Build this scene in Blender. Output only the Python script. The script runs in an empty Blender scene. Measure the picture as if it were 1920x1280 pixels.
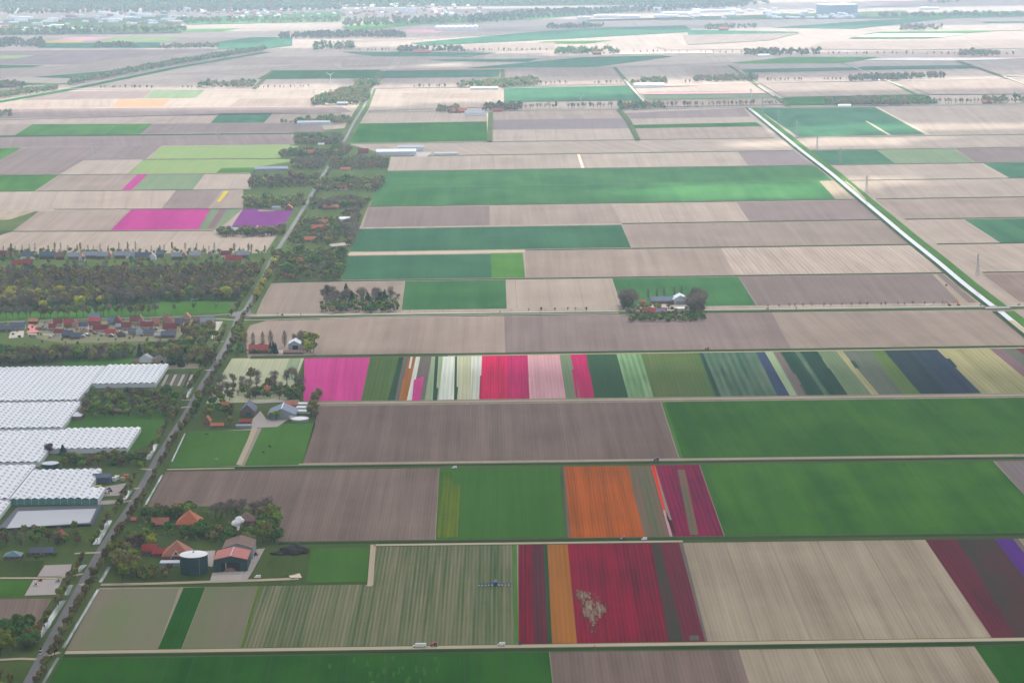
import bpy, bmesh, math, random
import numpy as np
from mathutils import Vector, Matrix

random.seed(7)
rng = np.random.default_rng(7)
S = bpy.context.scene
COL = S.collection

# ------------------------------------------------------------------ camera
CAM_H, FPX, HOR, SLOPE = 580.0, 4577.0, 836.2, 0.0138
TH = math.atan(HOR / FPX)
RHO = math.asin(SLOPE)
F_ = Vector((0, math.cos(TH), -math.sin(TH)))
R0, U0 = Vector((1, 0, 0)), Vector((0, math.sin(TH), math.cos(TH)))
R_ = R0 * math.cos(RHO) - U0 * math.sin(RHO)
U_ = U0 * math.cos(RHO) + R0 * math.sin(RHO)
cam = bpy.data.cameras.new('camera')
cam.sensor_width = 36.0
cam.lens = FPX / 1920 * 36.0
cam.clip_start, cam.clip_end = 5.0, 90000.0
co = bpy.data.objects.new('camera', cam)
co.matrix_world = Matrix(((R_.x, U_.x, -F_.x, 0), (R_.y, U_.y, -F_.y, 0), (R_.z, U_.z, -F_.z, CAM_H), (0, 0, 0, 1)))
COL.objects.link(co)
S.camera = co

# ------------------------------------------------------------------ world, sun, exposure
SUN_EL, SUN_AZ = 48.0, 12.0          # azimuth clockwise from straight ahead
w = bpy.data.worlds.new('World')
S.world = w
w.use_nodes = True
nt = w.node_tree
sky = nt.nodes.new('ShaderNodeTexSky')
sky.sky_type = 'NISHITA'
sky.sun_disc = False
sky.sun_elevation = math.radians(SUN_EL)
sky.sun_rotation = math.radians(SUN_AZ)
sky.air_density, sky.dust_density, sky.ozone_density = 1.0, 3.0, 1.0
bg = nt.nodes['Background']
bg.inputs[1].default_value = 0.11
nt.links.new(sky.outputs[0], bg.inputs[0])
sl = bpy.data.lights.new('sun', 'SUN')
sl.energy, sl.angle, sl.color = 4.2, math.radians(2.5), (1.0, 0.95, 0.87)
so = bpy.data.objects.new('sun', sl)
a, e = math.radians(SUN_AZ), math.radians(SUN_EL)
sdir = Vector((math.sin(a) * math.cos(e), math.cos(a) * math.cos(e), math.sin(e)))
so.rotation_euler = (-sdir).to_track_quat('-Z', 'Y').to_euler()
COL.objects.link(so)
S.view_settings.view_transform = 'Standard'
S.view_settings.look = 'None'
S.view_settings.exposure = 1.33
S.view_settings.gamma = 1.0
S.cycles.use_denoising = True
S.cycles.max_bounces = 5
S.cycles.diffuse_bounces = 2
S.cycles.glossy_bounces = 2
S.cycles.transparent_max_bounces = 12
S.cycles.volume_bounces = 1
S.cycles.sample_clamp_indirect = 4.0


# ------------------------------------------------------------------ helpers
def G(px, py, z=0.0):
    """ground point (height z) that stands at this place of the 1920 x 1280 view"""
    d = F_ * FPX + R_ * (px - 960) - U_ * (py - 640)
    t = (z - CAM_H) / d.z
    return Vector((d.x * t, d.y * t, z))


def ppm(py):
    return (py + 196.0) / CAM_H


_d = (G(950, 300) - G(975, 1100)).normalized()
LOT = math.atan2(_d.x, _d.y)          # the lots run this way (clockwise from +y)


def tag(o, label=None, cat=None, group=None, kind=None):
    if label: o['label'] = label
    if cat: o['category'] = cat
    if group: o['group'] = group
    if kind: o['kind'] = kind
    return o


def link(name, me, mat=None, parent=None):
    o = bpy.data.objects.new(name, me)
    COL.objects.link(o)
    if mat is not None and me is not None and not me.materials:
        me.materials.append(mat)
    if parent is not None:
        o.parent = parent
    return o


def empty(name, loc, rz=0.0):
    o = bpy.data.objects.new(name, None)
    o.empty_display_size = 1.0
    o.location = loc
    o.rotation_euler = (0, 0, rz)
    COL.objects.link(o)
    return o


def mesh(name, verts, faces):
    me = bpy.data.meshes.new(name)
    me.from_pydata([tuple(v) for v in verts], [], faces)
    me.update()
    return me


class MB:
    def __init__(s):
        s.v, s.f = [], []

    def box(s, x0, x1, y0, y1, z0, z1):
        n = len(s.v)
        s.v += [(x0, y0, z0), (x1, y0, z0), (x1, y1, z0), (x0, y1, z0), (x0, y0, z1), (x1, y0, z1), (x1, y1, z1), (x0, y1, z1)]
        s.f += [tuple(n + i for i in q) for q in ((0, 3, 2, 1), (4, 5, 6, 7), (0, 1, 5, 4), (1, 2, 6, 5), (2, 3, 7, 6), (3, 0, 4, 7))]
        return s

    def poly(s, pts, z0, z1):
        n, k = len(s.v), len(pts)
        s.v += [(p[0], p[1], z0) for p in pts] + [(p[0], p[1], z1) for p in pts]
        s.f += [tuple(range(n + k, n + 2 * k)), tuple(range(n + k - 1, n - 1, -1))]
        s.f += [(n + i, n + (i + 1) % k, n + k + (i + 1) % k, n + k + i) for i in range(k)]
        return s

    def face(s, *pts):
        n = len(s.v)
        s.v += [tuple(p) for p in pts]
        s.f.append(tuple(range(n, n + len(pts))))
        return s

    def tube(s, p0, p1, r0, r1, k=6):
        p0, p1 = Vector(p0), Vector(p1)
        d = (p1 - p0).normalized()
        u = d.orthogonal().normalized()
        v = d.cross(u)
        n = len(s.v)
        for p, r in ((p0, r0), (p1, r1)):
            s.v += [tuple(p + (u * math.cos(2 * math.pi * i / k) + v * math.sin(2 * math.pi * i / k)) * r) for i in range(k)]
        s.f += [(n + i, n + (i + 1) % k, n + k + (i + 1) % k, n + k + i) for i in range(k)]
        s.f += [tuple(range(n + k - 1, n - 1, -1)), tuple(range(n + k, n + 2 * k))]
        return s

    def gable(s, w, d, he, hr, y0=None):
        """closed gable body, ridge along y, foot centre at origin"""
        y0 = -d / 2 if y0 is None else y0
        n = len(s.v)
        for y in (y0, y0 + d):
            s.v += [(-w / 2, y, 0), (w / 2, y, 0), (w / 2, y, he), (0, y, hr), (-w / 2, y, he)]
        s.f += [(n + 4, n + 3, n + 2, n + 1, n), (n + 5, n + 6, n + 7, n + 8, n + 9)]
        s.f += [(n + i, n + (i + 1) % 5, n + 5 + (i + 1) % 5, n + 5 + i) for i in range(5)]
        return s

    def mesh(s, name):
        return mesh(name, s.v, s.f)

    def build(s, name, mat, parent=None):
        return link(name, s.mesh(name), mat, parent)


# ------------------------------------------------------------------ materials
MATS = {}


def srgb(*c):
    return tuple(((x / 255 / 12.92) if x / 255 <= 0.04045 else ((x / 255 + 0.055) / 1.055) ** 2.4) for x in c) + (1.0,)


def ramp2(nt, fac, c1, c2):
    m = nt.nodes.new('ShaderNodeMix')
    m.data_type = 'RGBA'
    nt.links.new(fac, m.inputs[0])
    for i, c in ((6, c1), (7, c2)):
        if isinstance(c, tuple):
            m.inputs[i].default_value = c
        else:
            nt.links.new(c, m.inputs[i])
    return m.outputs[2]


def math_(nt, op, a, b=None, c=None, clamp=False):
    n = nt.nodes.new('ShaderNodeMath')
    n.operation = op
    n.use_clamp = clamp
    for i, x in enumerate((a, b, c)):
        if x is None: continue
        if isinstance(x, (int, float)):
            n.inputs[i].default_value = x
        else:
            nt.links.new(x, n.inputs[i])
    return n.outputs[0]


def plain(name, c, rough=0.8, noise=0.12, scale=0.4, metal=0.0, spec=0.3):
    """painted or built surface with faint mottling"""
    if name in MATS: return MATS[name]
    m = bpy.data.materials.new(name)
    m.use_nodes = True
    nt = m.node_tree
    b = nt.nodes['Principled BSDF']
    tc = nt.nodes.new('ShaderNodeTexCoord')
    nz = nt.nodes.new('ShaderNodeTexNoise')
    nz.inputs['Scale'].default_value = scale
    nz.inputs['Detail'].default_value = 4
    nt.links.new(tc.outputs['Object'], nz.inputs['Vector'])
    c = tuple(c[:3])
    lo = tuple(x * (1 - 2.2 * noise) for x in c) + (1,)
    hi = tuple(min(1, x * (1 + 2.2 * noise)) for x in c) + (1,)
    nt.links.new(ramp2(nt, nz.outputs['Fac'], lo, hi), b.inputs['Base Color'])
    b.inputs['Roughness'].default_value = rough
    b.inputs['Metallic'].default_value = metal
    b.inputs['Specular IOR Level'].default_value = spec
    MATS[name] = m
    return m


def field_mat(name, c1, c2, row=3.0, rows=0.5, band=12.0, bands=0.5, blotch=0.35, speck=0.15, tram=0.0, c3=None, c3amt=0.0, c3scale=0.02):
    """crop or soil sheet: fine rows, broader working passes, soft blotches; UV is metres across / along the rows.
    c3: a third colour that shows in patches (flowers, weeds, bare spots)"""
    if name in MATS: return MATS[name]
    m = bpy.data.materials.new(name)
    m.use_nodes = True
    nt = m.node_tree
    nt.nodes.remove(nt.nodes['Principled BSDF'])
    df = nt.nodes.new('ShaderNodeBsdfDiffuse')
    nt.links.new(df.outputs[0], nt.nodes['Material Output'].inputs[0])
    uv = nt.nodes.new('ShaderNodeUVMap')
    oi = nt.nodes.new('ShaderNodeObjectInfo')
    sep = nt.nodes.new('ShaderNodeSeparateXYZ')
    nt.links.new(uv.outputs[0], sep.inputs[0])
    off = math_(nt, 'MULTIPLY', oi.outputs['Random'], 900.0)

    def noise(su, sv, detail=2.0, rough=0.55):
        cb = nt.nodes.new('ShaderNodeCombineXYZ')
        nt.links.new(math_(nt, 'MULTIPLY', sep.outputs[0], su), cb.inputs[0])
        nt.links.new(math_(nt, 'MULTIPLY', sep.outputs[1], sv), cb.inputs[1])
        nt.links.new(off, cb.inputs[2])
        nz = nt.nodes.new('ShaderNodeTexNoise')
        nz.inputs['Scale'].default_value = 1.0
        nz.inputs['Detail'].default_value = detail
        nz.inputs['Roughness'].default_value = rough
        nt.links.new(cb.outputs[0], nz.inputs['Vector'])
        return math_(nt, 'SUBTRACT', nz.outputs['Fac'], 0.5)

    # rows: a sine across the field plus two stretched noises
    sn = math_(nt, 'SINE', math_(nt, 'MULTIPLY', sep.outputs[0], 2 * math.pi / row))
    f = math_(nt, 'MULTIPLY_ADD', sn, 0.3 * rows, 0.5)
    f = math_(nt, 'MULTIPLY_ADD', noise(1.3 / row, 0.006), 2.0 * rows, f)
    f = math_(nt, 'MULTIPLY_ADD', noise(1.0 / band, 0.0016, 3.0), 2.6 * bands, f)
    f = math_(nt, 'MULTIPLY_ADD', noise(0.012, 0.008, 4.0), 2.4 * blotch, f)
    f = math_(nt, 'MULTIPLY_ADD', noise(0.5, 0.25, 2.0), 2.0 * speck, f)
    f = math_(nt, 'MAXIMUM', math_(nt, 'MINIMUM', f, 1.15), -0.15)
    colr = ramp2(nt, math_(nt, 'MULTIPLY', f, 1.0, clamp=True), c1, c2)
    if c3 is not None:
        p = math_(nt, 'ADD', noise(c3scale, c3scale * 0.6, 5.0, 0.65), noise(0.12, 0.012, 3.0))
        p = math_(nt, 'MULTIPLY_ADD', p, 5.0, -2.0 + 3.2 * c3amt)
        p = math_(nt, 'MULTIPLY', math_(nt, 'MULTIPLY', p, 1.0, clamp=True), 0.85)
        colr = ramp2(nt, p, colr, c3)
    if tram:
        t = math_(nt, 'PINGPONG', math_(nt, 'ADD', sep.outputs[0], off), tram * 0.5)
        t = math_(nt, 'LESS_THAN', t, 0.7)
        t = math_(nt, 'MULTIPLY', t, 0.4)
        colr = ramp2(nt, t, colr, tuple(0.45 * x + 0.05 for x in c1[:3]) + (1,))
    hs = nt.nodes.new('ShaderNodeHueSaturation')
    nt.links.new(colr, hs.inputs['Color'])
    nt.links.new(math_(nt, 'MULTIPLY_ADD', oi.outputs['Random'], 0.16, 0.92), hs.inputs['Value'])
    nt.links.new(hs.outputs[0], df.inputs['Color'])
    MATS[name] = m
    return m


def leaf_mat(name, c1, c2, trans=0.25):
    m = bpy.data.materials.new(name)
    m.use_nodes = True
    nt = m.node_tree
    nt.nodes.remove(nt.nodes['Principled BSDF'])
    df = nt.nodes.new('ShaderNodeBsdfDiffuse')
    tr = nt.nodes.new('ShaderNodeBsdfTranslucent')
    mx = nt.nodes.new('ShaderNodeMixShader')
    mx.inputs[0].default_value = trans
    oi = nt.nodes.new('ShaderNodeObjectInfo')
    ge = nt.nodes.new('ShaderNodeNewGeometry')
    tc = nt.nodes.new('ShaderNodeTexCoord')
    nz = nt.nodes.new('ShaderNodeTexNoise')
    nz.inputs['Scale'].default_value = 0.13
    nz.inputs['Detail'].default_value = 1.0
    nt.links.new(ge.outputs['Position'], nz.inputs['Vector'])
    f = math_(nt, 'MULTIPLY_ADD', ge.outputs['Random Per Island'], 0.5, math_(nt, 'MULTIPLY_ADD', math_(nt, 'SUBTRACT', nz.outputs['Fac'], 0.5), 2.2, 0.25), clamp=True)
    c = ramp2(nt, f, c1, c2)
    hs = nt.nodes.new('ShaderNodeHueSaturation')
    nt.links.new(c, hs.inputs['Color'])
    nt.links.new(math_(nt, 'MULTIPLY_ADD', oi.outputs['Random'], 0.05, 0.475), hs.inputs['Hue'])
    nt.links.new(math_(nt, 'MULTIPLY_ADD', oi.outputs['Random'], 0.5, 0.75), hs.inputs['Value'])
    for s in (df, tr):
        nt.links.new(hs.outputs[0], s.inputs['Color'])
    nt.links.new(df.outputs[0], mx.inputs[1])
    nt.links.new(tr.outputs[0], mx.inputs[2])
    nt.links.new(mx.outputs[0], nt.nodes['Material Output'].inputs[0])
    MATS[name] = m
    return m


def water_mat(name, c, rough=0.12):
    m = plain(name, c, rough, 0.1, 0.05, 0.0, 0.5)
    nt = m.node_tree
    b = nt.nodes['Principled BSDF']
    tc = nt.nodes.new('ShaderNodeTexCoord')
    nz = nt.nodes.new('ShaderNodeTexNoise')
    nz.inputs['Scale'].default_value = 0.6
    nz.inputs['Detail'].default_value = 3
    nt.links.new(tc.outputs['Object'], nz.inputs['Vector'])
    bp = nt.nodes.new('ShaderNodeBump')
    bp.inputs['Strength'].default_value = 0.08
    nt.links.new(nz.outputs['Fac'], bp.inputs['Height'])
    nt.links.new(bp.outputs[0], b.inputs['Normal'])
    return m


def C(r, g, b): return (r, g, b, 1.0)


# soils
field_mat('soil', C(.185, .143, .116), C(.300, .242, .200), 3.0, .25, 13, .45, .4, .12)
field_mat('soil_light', C(.23, .185, .148), C(.355, .295, .245), 3.0, .25, 15, .45, .4, .12, 48)
field_mat('soil_dark', C(.140, .105, .095), C(.220, .172, .155), 3.0, .28, 11, .5, .4, .12)
field_mat('soil_brown', C(.145, .103, .084), C(.245, .183, .152), 3.2, .35, 13, .6, .5, .14)
field_mat('soil_sand', C(.225, .182, .125), C(.380, .320, .232), 3.3, .3, 15, .6, .5, .14, 42)
field_mat('soil_ridged', C(.24, .19, .155), C(.42, .35, .29), 7.0, .5, 14, .35, .25, .1)
field_mat('soil_lilac', C(.165, .130, .128), C(.225, .182, .178), 7.0, .45, 14, .3, .25, .1)
field_mat('soil_shoots', C(.21, .175, .13), C(.15, .19, .085), 3.5, .35, 18, .7, .55, .12)
# greens
field_mat('wheat', C(.026, .105, .010), C(.060, .168, .018), 3.0, .25, 22, .7, .9, .1, 30, C(.085, .180, .030), .07, .007)
field_mat('wheat_deep', C(.010, .074, .006), C(.028, .115, .010), 3.0, .25, 22, .7, .9, .1, 30, C(.060, .140, .015), .07, .007)
field_mat('wheat_blue', C(.024, .088, .042), C(.044, .132, .060), 3.0, .25, 22, .7, .9, .1, 32, C(.066, .150, .062), .06, .007)
field_mat('grass_crop', C(.050, .150, .020), C(.090, .220, .036), 3.0, .2, 18, .6, .7, .1)
field_mat('rape', C(.030, .110, .014), C(.060, .160, .020), 3.0, .2, 10, .4, .4, .1, 0, C(.30, .28, .012), .14, .03)
field_mat('rape_bloom', C(.036, .115, .012), C(.150, .190, .014), 4.0, .4, 6, .8, .8, .4, 0, C(.30, .28, .012), .16, .05)
field_mat('lime', C(.165, .245, .075), C(.235, .305, .115), 4.0, .25, 20, .4, .3, .08)
field_mat('pasture', C(.040, .115, .014), C(.070, .170, .028), 9.0, .1, 20, .3, .7, .15)
field_mat('rough_grass', C(.044, .076, .018), C(.092, .125, .036), 9.0, .1, 14, .2, .9, .25)
field_mat('verge', C(.046, .086, .020), C(.098, .130, .042), 9.0, .1, 10, .2, .8, .3)
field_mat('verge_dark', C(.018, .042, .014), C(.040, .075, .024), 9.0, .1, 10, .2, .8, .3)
field_mat('track', C(.36, .30, .21), C(.50, .43, .31), 3.0, .2, 8, .2, .5, .2)
field_mat('paving', C(.34, .30, .28), C(.46, .42, .39), 3.0, .1, 8, .2, .6, .2)
field_mat('sand_path', C(.52, .46, .34), C(.70, .63, .48), 3.0, .2, 8, .2, .5, .2)
field_mat('sage', C(.095, .150, .075), C(.165, .205, .115), 4.5, .5, 14, .4, .3, .1)
field_mat('sage_rows', C(.060, .110, .036), C(.235, .220, .130), 3.3, .6, 9, .55, .2, .12)
field_mat('sage_pale', C(.19, .27, .15), C(.32, .38, .22), 5.0, .5, 14, .4, .3, .1)
field_mat('leek', C(.012, .044, .027), C(.028, .068, .042), 5.0, .5, 12, .7, .3, .1, 22)
field_mat('leek_rows', C(.012, .062, .036), C(.120, .170, .105), 9.0, .5, 26, .6, .25, .1)
field_mat('bulb_green', C(.014, .056, .022), C(.036, .085, .036), 5.0, .4, 14, .35, .3, .1)
field_mat('bulb_light', C(.070, .190, .070), C(.25, .36, .19), 7.0, .75, 14, .35, .2, .1)
field_mat('bulb_olive', C(.055, .120, .028), C(.125, .150, .048), 5.0, .4, 14, .4, .4, .12, 0, C(.36, .12, .045), .1, .02)
field_mat('bulb_grass', C(.055, .120, .026), C(.110, .155, .040), 5.0, .45, 14, .4, .3, .1)
field_mat('bulb_grey', C(.075, .095, .068), C(.125, .135, .100), 5.0, .45, 14, .4, .3, .1)
field_mat('bulb_straw', C(.20, .20, .085), C(.36, .33, .175), 6.0, .5, 18, .55, .25, .1)
field_mat('iris', C(.016, .028, .040), C(.034, .044, .078), 5.0, .45, 12, .7, .3, .1)
field_mat('iris_dark', C(.012, .027, .030), C(.028, .043, .050), 5.0, .45, 12, .8, .3, .1, 20)
field_mat('hyacinth_blue', C(.022, .036, .068), C(.040, .054, .100), 5.0, .35, 10, .4, .3, .1)
field_mat('faded', C(.13, .075, .085), C(.19, .115, .125), 5.0, .35, 14, .5, .3, .1)
field_mat('fallow_bed', C(.115, .095, .078), C(.160, .135, .112), 5.0, .35, 14, .4, .3, .1)
# flowers
field_mat('tulip_pink', C(.44, .036, .18), C(.62, .060, .28), 3.0, .5, 9, .7, .4, .2)
field_mat('tulip_pink_far', C(.27, .016, .14), C(.37, .035, .19), 4.0, .3, 40, .7, .3, .1)
field_mat('tulip_red', C(.32, .008, .042), C(.60, .008, .085), 3.2, .7, 9, .6, .4, .2)
field_mat('tulip_magenta', C(.26, .012, .060), C(.48, .010, .11), 3.2, .7, 9, .5, .3, .2)
field_mat('tulip_crimson', C(.085, .012, .020), C(.26, .006, .032), 3.4, .7, 16, .6, .5, .12)
field_mat('tulip_thin', C(.150, .085, .062), C(.270, .200, .135), 3.3, .6, 9, .5, .6, .3)
field_mat('tulip_faint', C(.110, .030, .032), C(.230, .085, .062), 3.3, .7, 9, .6, .6, .3)
field_mat('wheat_mid', C(.024, .096, .028), C(.050, .146, .044), 3.0, .25, 22, .7, .9, .1, 32, C(.075, .165, .055), .07, .007)
field_mat('tulip_wine', C(.100, .016, .042), C(.27, .010, .060), 4.4, .75, 16, .5, .4, .12)
field_mat('tulip_maroon', C(.075, .025, .030), C(.150, .020, .038), 3.6, .7, 14, .6, .4, .12)
field_mat('tulip_going', C(.045, .050, .034), C(.095, .035, .038), 4.4, .7, 18, .7, .6, .12)
field_mat('tulip_orange', C(.25, .070, .010), C(.50, .108, .012), 3.0, .65, 9, .7, .5, .22)
field_mat('tulip_amber', C(.26, .100, .018), C(.41, .160, .030), 4.0, .5, 12, .5, .3, .12)
field_mat('tulip_scarlet', C(.52, .025, .010), C(.68, .05, .02), 3.0, .4, 6, .3, .3, .1)
field_mat('tulip_rose', C(.42, .22, .24), C(.56, .32, .33), 4.4, .5, 14, .4, .3, .1)
field_mat('tulip_purple', C(.115, .020, .128), C(.165, .036, .175), 4.0, .3, 30, .4, .3, .1)
field_mat('tulip_violet', C(.070, .018, .16), C(.11, .032, .23), 4.0, .3, 12, .4, .3, .1)
field_mat('tulip_cream', C(.36, .39, .22), C(.50, .50, .34), 4.6, .55, 14, .4, .2, .08)
field_mat('tulip_white', C(.40, .45, .36), C(.62, .64, .56), 5.0, .6, 10, .5, .2, .08)
field_mat('daffodil', C(.42, .32, .015), C(.55, .42, .03), 3.0, .3, 8, .4, .3, .1)
field_mat('peach_field', C(.36, .18, .10), C(.44, .24, .14), 4.0, .3, 20, .4, .3, .1)
field_mat('sage_red', C(.085, .125, .065), C(.22, .105, .075), 5.0, .6, 9, .6, .2, .1)
# town and road
plain('asphalt', C(.145, .140, .145), .9, .10, .05)
plain('paint_white', C(.75, .75, .73), .6, .05)
plain('concrete', C(.42, .41, .39), .9, .1, .2)
plain('brick_red', C(.26, .12, .085), .9, .12, .8)
plain('brick_tan', C(.42, .32, .22), .9, .12, .8)
plain('brick_brown', C(.17, .115, .09), .9, .12, .8)
plain('render_white', C(.70, .69, .65), .8, .05, .4)
plain('wall_green', C(.016, .060, .055), .6, .12, .3)
plain('wall_grey', C(.30, .33, .34), .7, .08, .3)
plain('roof_orange', C(.48, .145, .070), .8, .14, .7)
plain('roof_red', C(.34, .045, .040), .8, .14, .7)
plain('roof_maroon', C(.20, .030, .040), .8, .14, .7)
plain('roof_terracotta', C(.40, .150, .095), .8, .16, .6)
plain('roof_rose', C(.46, .135, .115), .7, .10, .3)
plain('roof_brown', C(.20, .125, .100), .85, .14, .6)
plain('roof_slate', C(.085, .105, .155), .7, .12, .7)
plain('roof_blue', C(.105, .150, .235), .55, .10, .5)
plain('roof_grey', C(.29, .32, .38), .6, .10, .5)
plain('roof_pale', C(.50, .55, .62), .5, .08, .4)
plain('roof_teal', C(.10, .20, .22), .6, .10, .5)
plain('solar', C(.20, .27, .42), .3, .08, .8)
plain('glass_dark', C(.025, .03, .04), .2, .1, 1.0)
plain('shadow_inside', C(.018, .018, .020), .9, .1, 1.0)  # near-black colour standing for the shade inside open doors
plain('door_teal', C(.02, .09, .12), .6, .1, .6)
plain('greenhouse_white', C(.68, .71, .75), .45, .06, .1)
plain('greenhouse_vent', C(.33, .35, .39), .35, .10, .6)
plain('greenhouse_wall', C(.11, .27, .25), .3, .12, .3)
plain('greenhouse_frame', C(.62, .65, .68), .5, .05, .3)
plain('liner_black', C(.045, .055, .085), .6, .15, .2)
plain('cover_white', C(.75, .77, .78), .6, .05, .4)
plain('bark', C(.085, .068, .058), .95, .15, .6)
plain('dung', C(.030, .024, .022), 1.0, .2, .4)
plain('spoil', C(.24, .15, .10), 1.0, .2, .4)
plain('tyre', C(.02, .02, .02), .9, .1, 1.0)
plain('steel', C(.42, .44, .46), .4, .08, .3, .5)
plain('paint_blue', C(.03, .07, .30), .4, .06, .6)
plain('paint_red', C(.45, .03, .025), .4, .06, .6)
plain('paint_orange', C(.75, .22, .02), .4, .06, .6)
plain('paint_grey', C(.25, .27, .30), .4, .06, .6)
plain('paint_lime', C(.50, .56, .16), .6, .06, .4)
plain('hide_dark', C(.035, .028, .024), .9, .1, .8)
plain('hide_pale', C(.55, .50, .44), .9, .1, .8)
plain('town_white', C(.80, .80, .79), .7, .06, .03)
plain('town_grey', C(.28, .32, .40), .7, .06, .03)
plain('town_red', C(.42, .20, .16), .8, .1, .03)
water_mat('water', C(.14, .17, .20), .18)
water_mat('ditch_water', C(.22, .26, .24), .25)
leaf_mat('leaf_bare', C(0.171, 0.149, 0.119), C(0.239, 0.206, 0.148), .2)
leaf_mat('leaf_haze', C(0.202, 0.164, 0.085), C(0.292, 0.259, 0.080), .2)
leaf_mat('leaf_spring', C(0.116, 0.201, 0.037), C(0.293, 0.347, 0.053))
leaf_mat('leaf_green', C(0.058, 0.146, 0.034), C(0.137, 0.237, 0.053))
leaf_mat('leaf_lime', C(0.293, 0.347, 0.040), C(0.527, 0.473, 0.060))
leaf_mat('leaf_bud', C(.165, .145, .060), C(.240, .205, .070))
leaf_mat('leaf_dark', C(0.021, 0.061, 0.038), C(0.045, 0.105, 0.063))
leaf_mat('leaf_purple', C(.140, .112, .088), C(.190, .150, .110))
leaf_mat('blossom', C(.75, .76, .74), C(.90, .90, .88))
M = MATS

# ------------------------------------------------------------------ the ground
me = mesh('ground', [(-26000, -6000, 0), (26000, -6000, 0), (26000, 42000, 0), (-26000, 42000, 0)], [(0, 1, 2, 3)])
uvl = me.uv_layers.new(name='UVMap')
for i, l in enumerate(me.loops):
    uvl.data[i].uv = me.vertices[l.vertex_index].co[:2]
tag(link('ground', me, M['soil_light']), kind='structure')

FIELD_NAMES = {'soil': 'ploughed_field', 'wheat': 'wheat_field', 'tulip': 'tulip_field', 'grass': 'grass_field', 'sage': 'bulb_field', 'leek': 'bulb_field', 'bulb': 'bulb_field',
               'iris': 'bulb_field', 'hyacinth': 'bulb_field', 'faded': 'tulip_field', 'fallow': 'ploughed_field', 'rape': 'rape_field', 'lime': 'grass_field', 'pasture': 'grass_field',
               'rough': 'grass_field', 'verge': 'grass_verge_field', 'daffodil': 'daffodil_field', 'peach': 'tulip_field', 'track': 'farm_track_path', 'sand': 'farm_track_path'}


def sheet(name, mat, pts, z=0.15, axis=None, px=True):
    """flat sheet on the ground; UV in metres, v along the rows"""
    P = [G(x, y, z) if px else Vector((x, y, z)) for x, y in pts]
    if axis is None:
        if len(P) == 4:                 # TL TR BR BL
            d = (P[0] + P[1] - P[2] - P[3])
        else:
            d = Vector((math.sin(LOT), math.cos(LOT), 0))
    else:
        d = axis
    d = Vector((d.x, d.y, 0)).normalized()
    r = Vector((d.y, -d.x, 0))
    o = P[0].copy()
    me = mesh(name, [p - o for p in P], [tuple(range(len(P)))])
    me.polygons[0].flip() if me.polygons[0].normal.z < 0 else None
    uvl = me.uv_layers.new(name='UVMap')
    for i, l in enumerate(me.loops):
        q = me.vertices[l.vertex_index].co
        uvl.data[i].uv = (q.dot(r), q.dot(d))
    ob = link(name, me, M[mat])
    ob.location = o
    ob['kind'] = 'structure'
    return ob


def field(mat, *pts, z=0.15):
    pts = [(pts[i], pts[i + 1]) for i in range(0, len(pts), 2)]
    return sheet(FIELD_NAMES[mat.split('_')[0]], mat, pts, z)


# the lot lines: y of the line at x
ROW = {'A': (1224, .0138), 'B': (1027, .0125), 'C': (879.5, .0125), 'D': (763, .012), 'E': (676.5, .0138), 'F': (597.5, .0128), 'G': (535.5, .0135), 'H': (483.5, .0148),
       'I': (437.5, .0155), 'J': (398, .0150), 'K': (362, .0148), 'L': (331.5, .0142), 'M': (304, .0145), 'N': (279, .0140), 'O': (219, .0125)}


def ry(r, x):
    k, d = (r[0], float(r[1:] or 0))
    return ROW[k][0] - ROW[k][1] * x + d


def lot(mat, top, bot, xlt, xrt, xlb, xrb, z=0.15):
    """field between two lot lines; x of left and right edge at the top and at the bottom"""
    return field(mat, xlt, ry(top, xlt), xrt, ry(top, xrt), xrb, ry(bot, xrb), xlb, ry(bot, xlb), z=z)


def strip(name, mat, pts, width, z=0.35, px=True):
    """ribbon of constant width in metres along a line"""
    P = [G(x, y, z) for x, y in pts] if px else [Vector((x, y, z)) for x, y in pts]
    L, R = [], []
    for i, p in enumerate(P):
        d = (P[min(i + 1, len(P) - 1)] - P[max(i - 1, 0)])
        d.z = 0
        d.normalize()
        n = Vector((-d.y, d.x, 0)) * (width / 2)
        L.append(p + n)
        R.append(p - n)
    o = P[0].copy()
    V = [v - o for v in L + R]
    k = len(P)
    me = mesh(name, V, [(k + i, k + i + 1, i + 1, i) for i in range(k - 1)])
    uvl = me.uv_layers.new(name='UVMap')
    s = [0.0]
    for i in range(1, k): s.append(s[-1] + (P[i] - P[i - 1]).length)
    for i, l in enumerate(me.loops):
        vi = l.vertex_index
        uvl.data[i].uv = (0 if vi < k else width, s[vi % k])
    ob = link(name, me, M[mat])
    ob.location = o
    ob['kind'] = 'structure'
    return ob

# ------------------------------------------------------------------ near and middle fields, from the camera outwards
# below line A
lot('wheat_deep', 'A9', 'A130', 103, 1029, 45, 1042)
rf = random.Random(5)
for i in range(26):
    x, y = rf.gauss(735, 38), rf.uniform(1228, 1292)
    field('rape', x, y, x + rf.uniform(2, 7), y, x + rf.uniform(2, 6), y + rf.uniform(5, 14), x - .6, y + rf.uniform(5, 14), z=.2 + i * .004)
lot('soil_brown', 'A9', 'A130', 1031, 1384, 1044, 1420)
lot('soil_sand', 'A9', 'A130', 1384, 1823, 1420, 1905)
lot('wheat_deep', 'A9', 'A130', 1825, 2000, 1907, 2080)
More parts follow.
